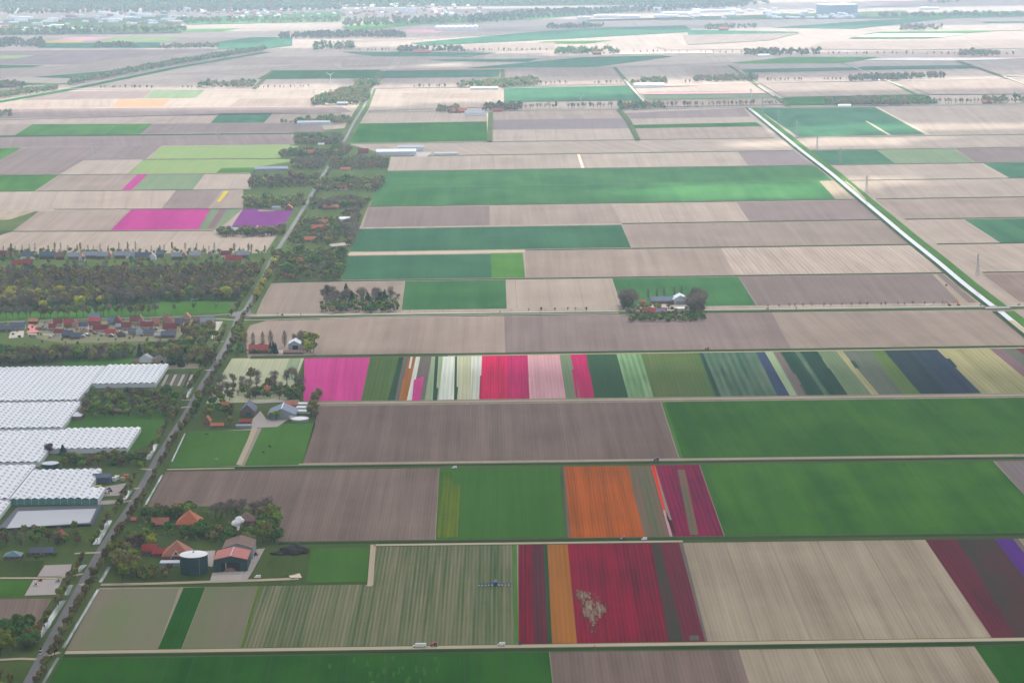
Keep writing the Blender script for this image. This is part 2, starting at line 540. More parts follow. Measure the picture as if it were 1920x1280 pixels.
# A - B
field('soil_shoots', 182, 1104, 336, 1102, 296, 1216, 122, 1220)
field('wheat_deep', 344, 1101, 385, 1100, 340, 1215, 296, 1216)
field('soil_shoots', 386, 1100, 484, 1098, 451, 1214, 341, 1215)
field('rape_bloom', 484, 1098, 489, 1098, 455, 1214, 451, 1214)
field('sage_rows', 489, 1098, 688, 1095, 691, 1098, 696, 1023, 969, 1019, 972, 1207, 455, 1213.5)
field('grass_crop', 962, 1020, 969, 1020, 972, 1207, 965, 1207, z=.2)
lot('tulip_crimson', 'B5', 'A-4', 972, 998, 972, 1001)
lot('tulip_maroon', 'B5', 'A-4', 998, 1019, 1001, 1027)
lot('bulb_green', 'B5', 'A-4', 1019, 1026, 1027, 1035)
lot('tulip_amber', 'B5', 'A-4', 1026, 1064, 1035, 1082)
lot('tulip_crimson', 'B5', 'A-4', 1064, 1221, 1082, 1254)
lot('tulip_going', 'B5', 'A-4', 1221, 1237, 1254, 1282)
lot('tulip_maroon', 'B5', 'A-4', 1237, 1273, 1282, 1322)
lot('fallow_bed', 'B5', 'A-4', 1273, 1280, 1322, 1327)
lot('soil_sand', 'B5', 'A-4', 1280, 1734, 1327, 1859)
lot('tulip_maroon', 'B5', 'A-4', 1734, 1792, 1859, 1905)
lot('tulip_going', 'B5', 'A-4', 1792, 1864, 1905, 2005)
lot('tulip_violet', 'B5', 'A-4', 1864, 1898, 2005, 2045)
lot('fallow_bed', 'B5', 'A-4', 1898, 1908, 2045, 2060)
lot('soil_sand', 'B5', 'A-4', 1908, 2040, 2060, 2240)
# bare patches along the rows where the tulips failed
rb = random.Random(11)
PATCH = {}
SPOTS = ((1092, 1115, 13, 7), (1104, 1135, 10, 14), (1121, 1140, 10, 10), (1110, 1160, 6, 18), (1096, 1146, 7, 10))
for i in range(210):
    cx, cy, sx, sy = SPOTS[i % 5]
    u, v = rb.gauss(0, .5), rb.gauss(0, .5)
    if i < 105: u, v = u * 1.7, v * 1.7
    x, y = cx + sx * u, cy + sy * v
    d = math.hypot(u, v)
    L, wd = rb.uniform(3, 9), rb.uniform(2.0, 5.0)
    s = (x - 965) / 1300
    mt = 'tulip_faint' if i < 105 else 'tulip_thin' if d > .4 or i % 3 else 'soil_sand'
    PATCH.setdefault(mt, []).append([G(a_, b_, .2 + i * .003) for a_, b_ in ((x, y - L / 2), (x + wd, y - L / 2 + .4), (x + wd + s * L, y + L / 2), (x + s * L, y + L / 2 - .3))])
for mt, quads in PATCH.items():
    o = quads[0][0].copy()
    me = mesh('bare_dirt', [p - o for t in quads for p in t], [tuple(range(4 * k + 3, 4 * k - 1, -1)) for k in range(len(quads))])
    uvl = me.uv_layers.new(name='UVMap')
    for k, l in enumerate(me.loops):
        uvl.data[k].uv = me.vertices[l.vertex_index].co[:2]
    ob = link('bare_dirt', me, M[mt])
    ob.location = o
    tag(ob, kind='stuff')
field('bulb_grey', 1292, 1191, 1310, 1190, 1312, 1199, 1294, 1200, z=.25)
# B - C
field('soil_brown', 309, 880, 823, 873.5, 815, 1013, 522, 1018, 527, 966, 440, 948, 275, 950)
field('rape', 824, 876, 1048, 872, 1058, 1005, 817, 1010)
field('rape_bloom', 826, 884, 846, 884, 848, 908, 863, 909, 858, 1006, 819, 1008, z=.2)
field('verge', 1048, 869, 1055, 868, 1065, 1008, 1058, 1009)
field('verge', 818, 1010, 1058, 1005, 1060, 1010, 818, 1014, z=.18)
field('fallow_bed', 1055, 868, 1058, 868, 1069, 1008, 1065, 1008)
lot('tulip_orange', 'C4', 'B-6', 1058, 1175, 1069, 1208)
lot('sage_red', 'C4', 'B-6', 1175, 1219, 1208, 1256)
field('tulip_scarlet', 1219, 868, 1226, 868, 1248, 956, 1243, 956)
field('tulip_rose', 1243, 956, 1247, 956, 1261, 1005, 1256, 1005)
field('tulip_maroon', 1248, 956, 1251, 974, 1261, 974, 1269, 1005, 1261, 1005)
lot('tulip_wine', 'C4', 'B-6', 1227, 1309, 1269, 1357)
field('sage_red', 1270, 880, 1284, 880, 1310, 1002, 1294, 1002, z=.2)
lot('wheat', 'C4', 'B-6', 1311, 1858, 1359, 1985)
field('soil_lilac', 1861, 858, 2060, 855, 2240, 1002, 1988, 1004)
# C - D
field('pasture', 352, 808, 473, 806, 448, 873, 316, 877)
field('pasture', 494, 795, 592, 792, 567, 871, 458, 873)
lot('soil_brown', 'D5', 'C-5', 598, 1238, 568, 1272)
lot('wheat', 'D5', 'C-5', 1240, 2060, 1274, 2240)
field('grass_crop', 1240, 753, 1246, 753, 1281, 858, 1274, 858, z=.2)
# the flower beds D - E: material, top right x, bottom right x
xt, xb = 571, 569
for mat, a, b in (('tulip_pink', 694, 677), ('bulb_grass', 748, 727), ('bulb_green', 757, 740), ('fallow_bed', 766, 749), ('tulip_amber', 780, 763), ('tulip_white', 788, 772), ('fallow_bed', 809, 796),
                  ('sage_pale', 816, 811), ('leek', 822, 817), ('sage_pale', 831, 822), ('tulip_white', 853, 851), ('bulb_green', 857, 856), ('tulip_cream', 884, 882), ('tulip_white', 904, 900), ('tulip_red', 950, 950),
                  ('tulip_magenta', 989.5, 993), ('tulip_rose', 1049, 1061), ('sage', 1069, 1088), ('tulip_magenta', 1099, 1113), ('bulb_green', 1156, 1178), ('bulb_light', 1201, 1225), ('bulb_grass', 1214, 1237),
                  ('bulb_olive', 1310, 1342), ('leek', 1318, 1352), ('leek_rows', 1418, 1458), ('hyacinth_blue', 1434, 1481), ('sage_pale', 1449, 1495), ('fallow_bed', 1463, 1512), ('leek', 1490, 1545), ('leek_rows', 1500, 1556), ('leek', 1533, 1590),
                  ('sage', 1568, 1634), ('bulb_straw', 1579, 1648), ('bulb_grey', 1632, 1692), ('bulb_grass', 1657, 1726), ('iris_dark', 1712, 1785), ('iris', 1757, 1840), ('bulb_straw', 1855, 1955), ('faded', 1877, 1985), ('bulb_grey', 1904, 2015),
                  ('tulip_maroon', 1990, 2110), ('soil', 2100, 2240)):
    lot(mat, 'E3', 'D-4', xt, a, xb, b)
    xt, xb = a, b
field('tulip_pink', 776, 712, 791, 706, 795, 706, 787, 752, 772, 753, z=.2)
for mt, a_, b_, c_, d_ in (('tulip_red', 900, 704, 904, 748), ('tulip_rose', 991, 708, 994, 748), ('tulip_magenta', 1072, 692, 1077, 745), ('tulip_magenta', 1101, 697, 1106, 744), ('tulip_amber', 756, 710, 761, 750), ('tulip_white', 770, 668, 774, 690), ('leek', 815, 727, 822, 750), ('bulb_green', 854, 725, 859, 749),
                           ('iris_dark', 1774, 672, 1781, 688), ('sage', 1541, 672, 1547, 690), ('leek', 1594, 676, 1602, 690), ('fallow_bed', 1484, 700, 1491, 720), ('tulip_cream', 886, 690, 889, 748)):
    field(mt, a_, b_, c_, b_, c_ + (c_ - 940) * (d_ - b_) / 930, d_, a_ + (a_ - 940) * (d_ - b_) / 930, d_, z=.22)
field('tulip_cream', 432, 672, 571, 669, 540, 752, 384, 756)
field('sage_pale', 543, 670, 565, 669.5, 552, 712, 528, 713, z=.2)
# E - F
field('soil', 500, 601, 945, 593, 947, 661, 590, 665, 466, 672, 455, 640, 468, 610)
lot('soil_dark', 'F7', 'E-3', 945, 1447, 948, 1483)
lot('soil', 'F7', 'E-3', 1447, 1890, 1483, 2030)
# F - G
field('soil', 508, 531, 758, 528, 752, 585, 482, 588)
lot('wheat_mid', 'G2', 'F-7', 760, 948, 753, 950)
lot('soil_light', 'G2', 'F-7', 948, 1147, 951, 1163)
lot('wheat_mid', 'G2', 'F-7', 1148, 1384, 1166, 1418)
lot('soil_dark', 'G2', 'F-7', 1385, 1748, 1420, 1800)
lot('soil_sand', 'G2', 'F-7', 1750, 1755, 1804, 1815)
lot('soil_dark', 'G2', 'F-7', 1756, 1768, 1816, 1832)
lot('soil_sand', 'G2', 'F-7', 1768, 1785, 1832, 1852)
lot('soil_brown', 'G3', 'F-7', 1842, 2060, 1912, 2160)
# G - H
lot('wheat_blue', 'H6', 'G-2', 652, 920, 640, 922)
lot('grass_crop', 'H5', 'G-2', 920, 980, 922, 985)
lot('soil', 'H2', 'G-2', 985, 1352, 987, 1378)
lot('soil_ridged', 'H2', 'G-2', 1352, 1708, 1378, 1788)
lot('soil_light', 'H2', 'G-1', 1757, 2060, 1835, 2180)
field('track', 655, 474, 984, 469, 985, 472.5, 652, 478, z=.2)
# H - I
lot('wheat_blue', 'I2', 'H-2', 668, 1165, 656, 1183)
lot('soil', 'I2', 'H-1', 1166, 1655, 1185, 1703)
lot('soil_light', 'I2', 'H-1', 1697, 1806, 1757, 1873)
lot('wheat_blue', 'I2', 'H-1', 1808, 2020, 1876, 2110)
# I - J
lot('soil_dark', 'J2', 'I-1', 690, 918, 680, 918)
lot('soil', 'J2', 'I-1', 918, 1148, 918, 1165)
lot('soil_light', 'J2', 'I-1', 1149, 1380, 1166, 1404)
lot('soil_dark', 'J2', 'I-1', 1381, 1612, 1405, 1652)
lot('soil', 'J2', 'I-1', 1642, 2020, 1692, 2060)
# J - K
lot('wheat_mid', 'K0.1', 'J-1', 708, 1163, 693, 1180)
lot('wheat_mid', 'K0.1', 'J-1', 1163, 1536, 1180, 1567)
lot('soil_sand', 'K0.1', 'J-1', 1536, 1572, 1567, 1604)
lot('soil_light', 'K0.1', 'J-1', 1586, 2020, 1634, 2060)
# K - L
lot('wheat_mid', 'L1', 'K-0.1', 726, 1090, 712, 1102)
lot('wheat_mid', 'L1', 'K-0.1', 1090, 1528, 1102, 1562)
lot('soil_light', 'L1', 'K-0.1', 1549, 1842, 1585, 1891)
lot('wheat_blue', 'L1', 'K-0.1', 1844, 2020, 1894, 2060)
# L - M
lot('soil_light', 'M1', 'L-1', 733, 1082, 726, 1090)
lot('sand_path', 'M1', 'L-1', 1082, 1087, 1090, 1096)
lot('soil_light', 'M1', 'L-1', 1087, 1383, 1096, 1402)
lot('soil_lilac', 'M1', 'L-1', 1384, 1490, 1403, 1524)
lot('wheat_blue', 'M1', 'L-1', 1516, 1643, 1547, 1678)
lot('sage', 'M1', 'L-1', 1643, 1788, 1678, 1827)
lot('soil_dark', 'M1', 'L-1', 1790, 2020, 1829, 2060)
# M - N
lot('soil_light', 'N1', 'M-1', 655, 1448, 735, 1488)
lot('soil_light', 'N1', 'M-1', 1490, 2020, 1520, 2060)
# N - O
field('soil_light', 680, 212, 913, 208, 913, 227, 668, 231)
field('wheat_deep', 666, 232, 912, 228, 914, 264.5, 655, 268.5)
field('soil_lilac', 922, 225, 1175, 222, 1182, 241, 922, 244)
field('soil', 922, 208, 1160, 204, 1175, 222, 922, 225)
field('soil_light', 922, 244, 1182, 241, 1190, 261, 922, 265)
field('soil_dark', 1172, 212, 1395, 203, 1408, 219, 1178, 223)
field('soil_light', 1178, 223, 1408, 219, 1418, 229, 1184, 234)
field('wheat_deep', 1184, 234.5, 1418, 229.5, 1430, 237, 1186, 241)
field('soil', 1186, 241, 1430, 237, 1452, 257, 1194, 261)
field('wheat_blue', 1418, 203, 1640, 201, 1735, 252.5, 1498, 257)
field('track', 1622, 227, 1626, 227, 1671, 253, 1665, 253.5, z=.2)
field('track', 1641, 201, 1646, 201, 1744, 252.5, 1738, 252.5, z=.2)
field('soil_light', 1648, 201, 2020, 195, 2060, 250, 1746, 253)
field('sand_path', 913, 213, 917, 213, 917, 265.5, 914, 265.5, z=.2)
field('verge_dark', 917, 213, 920, 213, 920, 265.5, 917, 265.5, z=.2)

# west of the main road, going away
field('soil_light', 30, 437, 205, 434, 400, 433, 525, 446, 512, 474, 0, 474, -90, 474, -20, 440)
field('soil', 72, 396, 246, 393.5, 207, 432, 22, 434)
field('tulip_pink_far', 246, 393, 395, 392, 372, 430, 207, 432)
field('sage', 395, 392, 456, 391, 410, 430, 372, 430)
field('faded', 412, 392, 426, 392, 402, 428, 388, 428, z=.2)
field('tulip_purple', 456, 391.5, 480, 391, 486, 396, 556, 394, 536, 426, 432, 428)
field('soil_sand', -60, 397, 62, 396, 18, 412, -60, 414)
field('verge', -60, 414, 18, 412, 66, 396, 73, 396, 22, 434, -10, 445, -60, 446)
field('soil_light', -60, 360, 330, 357, 303, 391, -60, 394)
field('soil_dark', 330, 357, 417, 357, 390, 391, 303, 391)
field('soil', 421, 357, 456, 357, 456, 390, 392, 391)
field('daffodil', 421, 358, 429, 358, 413, 378, 406, 378, z=.2)
field('wheat', -60, 330, 110, 328.5, 65, 358, -60, 359)
field('soil', 111, 328.5, 258, 327, 228, 356, 67, 358)
field('tulip_pink_far', 258, 327, 277, 327, 247, 356, 228, 356)
field('sage', 277, 327, 384, 326, 362, 355.5, 248, 356)
field('soil_light', 384, 326, 470, 325, 470, 354.5, 362, 355.5)
field('soil_dark', -60, 278, 303, 273.5, 272, 299, 157, 300.5, 112, 327, -60, 329)
field('wheat', -60, 278, 40, 277, 0, 300, -60, 306, z=.2)
field('soil_light', 157, 301, 268, 300, 241, 325.5, 114, 327)
field('lime', 305, 274.5, 530, 272, 560, 274, 525, 296.5, 279, 298)
field('lime', 268, 300, 525, 298, 560, 300, 480, 314, 420, 324.5, 240, 325.5)
field('pasture', 416, 315, 482, 314, 470, 324, 405, 324.5, z=.2)
field('soil_dark', -60, 258, 545, 251.5, 553, 271, -60, 277)
field('verge_dark', -60, 255, 640, 248, 640, 250.5, -60, 258)
field('soil', -60, 234, 60, 233, 25, 254, -60, 256)
field('wheat', 61, 233, 287, 232, 262, 251.5, 26, 254.5)
field('soil_dark', 288, 232, 510, 231, 600, 231, 610, 247, 263, 251)
field('soil_light', -60, 228, 235, 218, 215, 231, -60, 233)
field('soil', 236, 218, 411, 214, 393, 231, 216, 231)
field('wheat_blue', 412, 213, 512, 212, 495, 230.5, 394, 231)
field('soil', 513, 212, 650, 211, 640, 230, 496, 230.5)
field('soil_dark', -60, 205, 640, 200, 660, 210, -60, 224)
field('soil', -60, 190, 215, 186, 205, 201, -60, 204)
field('peach_field', 224, 187, 320, 186, 305, 200, 208, 201)
field('soil_light', 321, 186, 450, 185, 430, 199, 306, 200)
field('soil', 451, 185, 590, 184, 590, 199, 431, 199.5)
field('soil_dark', 100, 172, 285, 170, 270, 185, 40, 188)
field('sage', 286, 170, 385, 169, 365, 184, 271, 185)
field('soil_light', 386, 169, 590, 168, 590, 183, 366, 184)

# ------------------------------------------------------------------ far fields
FAR = (
    ('soil', (150, 163, 500, 140, 475, 167, 130, 169)), ('soil_light', (190, 157, 520, 133, 490, 148, 480, 165, 240, 165)), ('soil', (300, 140, 620, 118, 640, 130, 515, 131, 470, 142)),
    ('wheat_deep', (512, 132, 714, 131, 708, 147, 482, 149)), ('soil_light', (480, 149, 708, 147, 700, 166, 470, 168)), ('soil', (420, 108, 760, 104, 740, 118, 370, 124)), ('soil_light', (740, 112, 900, 100, 880, 128, 720, 130)),
    ('wheat_blue', (60, 145, 272, 127, 230, 140, 165, 148)), ('wheat_deep', (-60, 121, 82, 123, 30, 131, -60, 132)), ('wheat_deep', (-60, 145, 10, 146, -20, 150, -60, 150)), ('wheat', (-60, 153, 90, 152, 140, 158, 40, 160, -60, 158)),
    ('soil', (-60, 131, 270, 118, 250, 128, 40, 145, -60, 144)), ('soil_dark', (-60, 96, 420, 92, 340, 104, 200, 122, -60, 120)), ('lime', (-60, 105, 65, 104, 30, 110, -60, 111)), ('soil', (205, 112, 410, 95, 350, 115, 270, 127, 150, 122)),
    ('soil_light', (-60, 147, 165, 149, 110, 157, -60, 152)),
    ('tulip_rose', (125, 70, 216, 70, 170, 77, 98, 77)), ('daffodil', (82, 77, 160, 77, 152, 80, 82, 80)), ('lime', (216, 71, 345, 70, 305, 79, 165, 80)), ('wheat_blue', (85, 81, 300, 80, 300, 90, 70, 90)),
    ('soil', (345, 71, 470, 70, 430, 81, 305, 81)), ('wheat_blue', (400, 80, 470, 70, 548, 70, 548, 86, 495, 92, 408, 92)), ('soil_light', (345, 50, 640, 50, 560, 55, 350, 54)), ('grass_crop', (282, 57, 450, 53, 420, 59, 280, 60)),
    ('soil', (640, 78, 820, 62, 900, 57, 1020, 57, 830, 72, 640, 80)), ('tulip_rose', (760, 56, 850, 55, 820, 62, 765, 62)), ('soil_light', (890, 56, 1030, 38, 1100, 38, 1030, 57)),
    ('wheat_blue', (770, 81, 1000, 60, 1140, 52, 1285, 48, 1300, 60, 1080, 72, 920, 80, 800, 86)), ('wheat', (1020, 78, 1150, 76, 1100, 82, 1000, 82)), ('soil', (870, 84, 1040, 80, 1040, 92, 870, 98)),
    ('soil', (640, 106, 740, 96, 920, 100, 900, 110, 820, 120, 640, 126)), ('wheat_blue', (640, 97, 750, 98, 930, 99, 880, 107, 700, 106)), ('wheat_blue', (800, 112, 1010, 110, 990, 116, 830, 115)),
    ('wheat_blue', (870, 128, 1090, 108, 1240, 104, 1260, 106, 1120, 126, 960, 127)), ('soil_light', (1120, 126, 1260, 107, 1370, 118, 1150, 126)),
    ('wheat_blue', (722, 132.5, 938, 130.5, 935, 144, 716, 146)), ('peach_field', (740, 130.5, 935, 129, 935, 130.5, 740, 132.5)), ('soil', (716, 147, 940, 145, 940, 163, 700, 166)), ('soil', (945, 127, 1152, 126, 1182, 158, 945, 161)),
    ('wheat_blue', (945, 163, 1185, 160, 1206, 188, 945, 191)), ('soil_light', (705, 167, 940, 169, 940, 200, 690, 208)), ('soil', (758, 174, 935, 175, 930, 184, 750, 184)), ('soil_light', (1155, 126, 1366, 122, 1420, 160, 1190, 163)),
    ('soil_light', (1210, 166, 1410, 157, 1440, 172, 1212, 173)), ('tulip_rose', (1203, 174, 1440, 172, 1442, 175, 1206, 177)), ('sage', (1206, 178, 1442, 176, 1455, 183, 1212, 187)), ('soil', (1215, 188, 1460, 184, 1478, 196, 1218, 201)),
    ('tulip_rose', (1165, 95.5, 1330, 94, 1340, 96.5, 1163, 98.5)), ('tulip_cream', (1163, 98.5, 1340, 96.5, 1335, 100, 1163, 102)), ('soil_light', (1230, 88, 1400, 80, 1440, 92, 1250, 94)),
    ('wheat_blue', (1450, 52, 1640, 38, 1790, 33, 1680, 46, 1600, 54)), ('wheat_blue', (1290, 56, 1500, 60, 1480, 64, 1290, 66)), ('wheat', (1650, 60, 1880, 57, 1800, 63, 1620, 64)), ('tulip_white', (1640, 63.5, 1810, 63, 1770, 69.5, 1610, 70)),
    ('wheat_deep', (1600, 70, 1770, 69.5, 1740, 72, 1590, 72.5)), ('soil', (1280, 66, 1500, 62, 1440, 76, 1290, 84)), ('soil', (1550, 78, 1920, 74, 1960, 90, 1700, 94, 1500, 92)), ('soil_light', (1850, 40, 1960, 38, 1960, 56, 1850, 58)),
    ('wheat_deep', (1840, 41, 1960, 40, 1960, 43, 1850, 43.5)), ('wheat', (1370, 118, 1480, 107, 1650, 107, 1580, 118, 1400, 120)), ('wheat_blue', (1390, 131, 1600, 125, 1820, 122, 1840, 127, 1600, 131, 1395, 136.5)),
    ('tulip_white', (1640, 110, 1800, 108, 1920, 111, 1780, 114, 1620, 113)), ('tulip_rose', (1640, 107, 1920, 107.5, 1960, 110, 1650, 109)), ('soil_light', (1380, 120, 1590, 119, 1620, 126, 1390, 130)), ('soil', (1400, 137, 1620, 132, 1690, 150, 1425, 156)),
    ('soil', (1425, 156, 1690, 152, 1735, 177, 1470, 182)), ('wheat_deep', (1462, 184, 1735, 178, 1760, 193, 1480, 197)), ('soil_light', (1840, 128, 1960, 126, 1960, 146, 1880, 143)), ('soil', (1690, 153, 1960, 147, 1960, 176, 1740, 177)),
    ('soil', (1280, 124, 1370, 122, 1400, 138, 1290, 142)), ('wheat', (1630, 27, 1960, 18, 1960, 30, 1700, 36)), ('soil_light', (1620, 14, 1960, 8, 1960, 20, 1630, 26)), ('tulip_rose', (1630, 0, 1712, 0, 1712, 3, 1630, 3)), ('soil', (1720, 0, 1960, -4, 1960, 8, 1620, 13)),
    ('grass_crop', (640, 50, 760, 40, 900, 28, 1160, 15, 1160, 22, 1000, 36, 800, 45, 660, 58)), ('grass_crop', (340, 34, 640, 22, 640, 40, 350, 46)), ('verge', (-60, 40, 340, 28, 340, 62, -60, 66)), ('verge', (1100, 40, 1700, 20, 1700, 34, 1100, 38)),
)
for i, (mat, q) in enumerate(FAR):
    field(mat, *q, z=.3 + i * .03)

# ------------------------------------------------------------------ lot lines: ditches, grass edges, farm tracks
def row_line(r, x0, x1, width, mat, name, z=.35, n=2):
    return strip(name, mat, [(x0 + (x1 - x0) * i / n, ry(r, x0 + (x1 - x0) * i / n)) for i in range(n + 1)], width, z)

for r, x0, x1 in (('A', 106, 2040), ('B', 522, 2040), ('C', 310, 2060), ('D', 590, 2060), ('E', 470, 2040), ('G', 508, 1790), ('H', 985, 1705), ('I', 1166, 1655), ('J', 690, 1612), ('L', 728, 1526), ('M', 735, 1490), ('N', 655, 1450),
                  ('G', 1842, 2040), ('H', 1757, 2040), ('I', 1697, 2040), ('J', 1642, 2040), ('K', 1586, 2040), ('L', 1549, 2040), ('M', 1516, 2040), ('N', 1492, 2040)):
    wv = {'A': 22, 'B': 22, 'C': 18, 'D': 14, 'E': 20}.get(r, 11)
    row_line(r + ('4' if r in 'AC' else '0'), x0, x1, wv, 'verge' if r in 'ABCDE' else 'verge_dark', 'ditch_verge_field', .3)
for r, x0, x1, wv in (('A7', 106, 2040, 7), ('B-2', 522, 2040, 8), ('C2.5', 310, 2060, 8), ('E-1.5', 470, 2040, 9)):
    row_line(r, x0, x1, wv, 'verge_dark', 'ditch_bank_field', .4)
for r, x0, x1, wv in (('A0', 112, 2040, 8), ('C-2.5', 560, 1900, 6), ('D0', 585, 2060, 10), ('B3', 700, 1280, 6), ('E2', 840, 2040, 4)):
    row_line(r, x0, x1, wv, 'track', 'farm_track_path', .45)
strip('farm_track_path', 'track', [(160, 1096), (300, 1093), (480, 1087), (560, 1084)], 7, .45)
strip('farm_track_path', 'track', [(478, 800), (470, 822), (448, 871)], 6, .45)
strip('farm_track_path', 'track', [(286, 880), (330, 879), (440, 877)], 5, .45)
strip('farm_track_path', 'track', [(700, 1020), (694, 1096), (690, 1098)], 5, .45)
for q in (((920, 210), (918, 265)), ((942, 130), (945, 165)), ((1152, 126), (1172, 150), (1208, 192)), ((1366, 122), (1420, 160), (1478, 198)), ((1580, 118), (1660, 148), (1718, 178)), ((1795, 114), (1880, 143), (1960, 172)),
          ((1160, 205), (1178, 225), (1196, 262)), ((716, 133), (708, 152)), ((512, 132), (476, 166))):
    strip('ditch_verge_field', 'verge', q, 13, 3.0)
for q in (((1170, 150), (1208, 192)), ((1420, 160), (1450, 180)), ((1580, 118), (1690, 162)), ((1880, 143), (1960, 172))):
    strip('farm_track_path', 'paving', [(x + 1.5, y) for x, y in q], 7, 3.2)
strip('ditch_verge_field', 'verge_dark', [(0, 225), (300, 217), (640, 212)], 12, .6)
strip('ditch_verge_field', 'verge_dark', [(-60, 434), (205, 433), (400, 432)], 6, .5)
for q in (((100, 392.5), (456, 391)), ((-60, 359.5), (460, 355)), ((-60, 329), (470, 325.5)), ((268, 299), (560, 297))):
    strip('ditch_verge_field', 'verge_dark', q, 7, .5)

# ------------------------------------------------------------------ main road and the cross road
ROAD = [(25, 1330), (51, 1280), (94, 1200), (157, 1087), (190, 1028), (245, 947), (295, 857), (350, 772), (382, 715), (410, 672), (425, 645), (437, 618), (446, 594), (462, 577), (480, 545), (498, 512), (507, 490), (520, 468),
        (535, 445), (556, 412), (576, 378), (592, 350), (612, 318), (630, 290), (647, 262), (662, 232), (680, 203), (693, 180), (708, 152), (716, 134)]
sheet('grass_verge_field', 'verge', [(-80, 1330), (95, 1330), (125, 1222), (190, 1095), (262, 950), (325, 865), (345, 810), (380, 760), (384, 752), (432, 670), (455, 640), (468, 608), (480, 590), (505, 531), (560, 440), (596, 372), (590, 345), (520, 465),
                                           (490, 475), (-80, 476)], .06)
sheet('grass_verge_field', 'rough_grass', [(440, 596), (600, 596), (592, 667), (572, 700), (575, 752), (600, 756), (590, 795), (340, 812), (384, 750)], .08)
sheet('grass_verge_field', 'rough_grass', [(505, 531), (640, 528), (655, 474), (690, 388), (728, 322), (735, 290), (655, 270), (640, 262), (600, 340), (560, 410)], .08)
sheet('grass_verge_field', 'rough_grass', [(455, 392), (456, 355), (470, 322), (480, 312), (520, 296), (545, 270), (552, 248), (655, 240), (600, 340), (560, 396)], .1)
sheet('grass_verge_field', 'rough_grass', [(245, 955), (300, 905), (525, 950), (530, 1025), (697, 1024), (690, 1097), (185, 1101), (220, 1030)], .1)
sheet('grass_verge_field', 'verge', [(-60, 1330), (30, 1330), (75, 1225), (0, 1225), (-80, 1225)], .1)
strip('grass_verge_field', 'verge', ROAD, 34, .5)
strip('road', 'asphalt', ROAD, 7.0, .7)
strip('cross_road', 'asphalt', [(-60, 607), (0, 604), (130, 599), (260, 595.5), (390, 592), (430, 588.5), (455, 586), (480, 590)], 8, .62)
row_line('F2', 470, 2060, 30, 'verge', 'grass_verge_field', .5, 6)
row_line('F0', 470, 2060, 8, 'paving', 'cross_road', .72, 6)
row_line('F5', 470, 2060, 5, 'verge_dark', 'ditch_bank_field', .6, 6)
strip('cycle_path', 'paving', [(380, 596), (430, 599), (470, 600), (540, 598), (700, 594), (900, 590), (1160, 587)], 4, .64)
sheet('junction_road', 'asphalt', [(464, 572), (471, 572), (470, 588), (478, 592), (430, 593), (432, 587), (452, 583)], .68)
strip('traffic_island_path', 'roof_rose', [(466, 593), (480, 590.5)], 3.5, .82)
row_line('O0', 690, 2060, 26, 'verge', 'grass_verge_field', .7, 4)
row_line('O0', 690, 2060, 9, 'paving', 'avenue_road', .9, 4)
strip('avenue_road', 'paving', [(-60, 168), (140, 166), (480, 168), (700, 166)], 9, 3.1)
for q in (((640, 111), (900, 104), (1160, 104)), ((1160, 104), (1440, 104), (1960, 104)), ((0, 94), (300, 92), (430, 90)), ((720, 168), (860, 168), (1180, 160)), ((1190, 163), (1420, 155), (1700, 150), (1960, 144))):
    strip('far_road', 'paving', q, 9, 3.1)

# ------------------------------------------------------------------ the drainage canal with its banks
CANAL = [(1405, 203), (1440, 231), (1500, 280), (1560, 326), (1600, 360), (1650, 402), (1700, 444), (1760, 492), (1810, 534), (1868, 579)]
CANAL2 = [(1876, 584), (1940, 636), (2010, 690)]
for line in (CANAL, CANAL2):
    strip('canal_water', 'water', line, 9.5, .6)
    for off, wd, mt in ((-8.5, 7, 'verge_dark'), (12, 14, 'pasture')):
        pts = [G(x, y) for x, y in line]
        q = []
        for i, p in enumerate(pts):
            d = (pts[min(i + 1, len(pts) - 1)] - pts[max(i - 1, 0)]).normalized()
            q.append((p.x + (-d.y) * off, p.y + d.x * off))
        o = strip('canal_bank_field', mt, q, wd, .8, px=False)
strip('farm_track_path', 'soil_sand', [(1585, 340), (1600, 352), (1622, 374)], 5, .9)
strip('farm_track_path', 'track', [(1895, 600), (1960, 652)], 8, .9)
# roadside ditches
for q, wd in ((((81, 1280), (109, 1232)), 2.2), (((119, 1214), (184, 1104)), 2.6), (((188, 1091), (205, 1062)), 3), (((269, 952), (304, 890)), 2.2), (((322, 865), (347, 812)), 1.8), (((66, 1203), (90, 1168)), 6), (((90, 1168), (119, 1125)), 5),
              (((124, 1115), (133, 1096)), 4), (((144, 1072), (158, 1058)), 5), (((180, 1020), (205, 975)), 6), (((231, 937), (244, 919)), 5), (((277, 861), (292, 832)), 6), (((350, 745), (360, 726)), 4), (((5, 1310), (25, 1280)), 6)):
    strip('ditch_water', 'ditch_water', q, wd, .75)
for q in (((85, 1229), (112, 1222)), ((0, 1236), (40, 1234), (68, 1235)), ((140, 1037), (188, 1035)), ((160, 1096), (150, 1094)), ((220, 942), (246, 938)), ((262, 878), (286, 880)), ((338, 764), (355, 762)), ((340, 750), (358, 749)), ((252, 916), (262, 914)), ((402, 641), (420, 640)),
          ((396, 672), (408, 671)), ((385, 694), (395, 693)), ((110, 1083), (155, 1075)), ((0, 1083), (110, 1083))):
    strip('driveway_path', 'track', q, 5, .85)

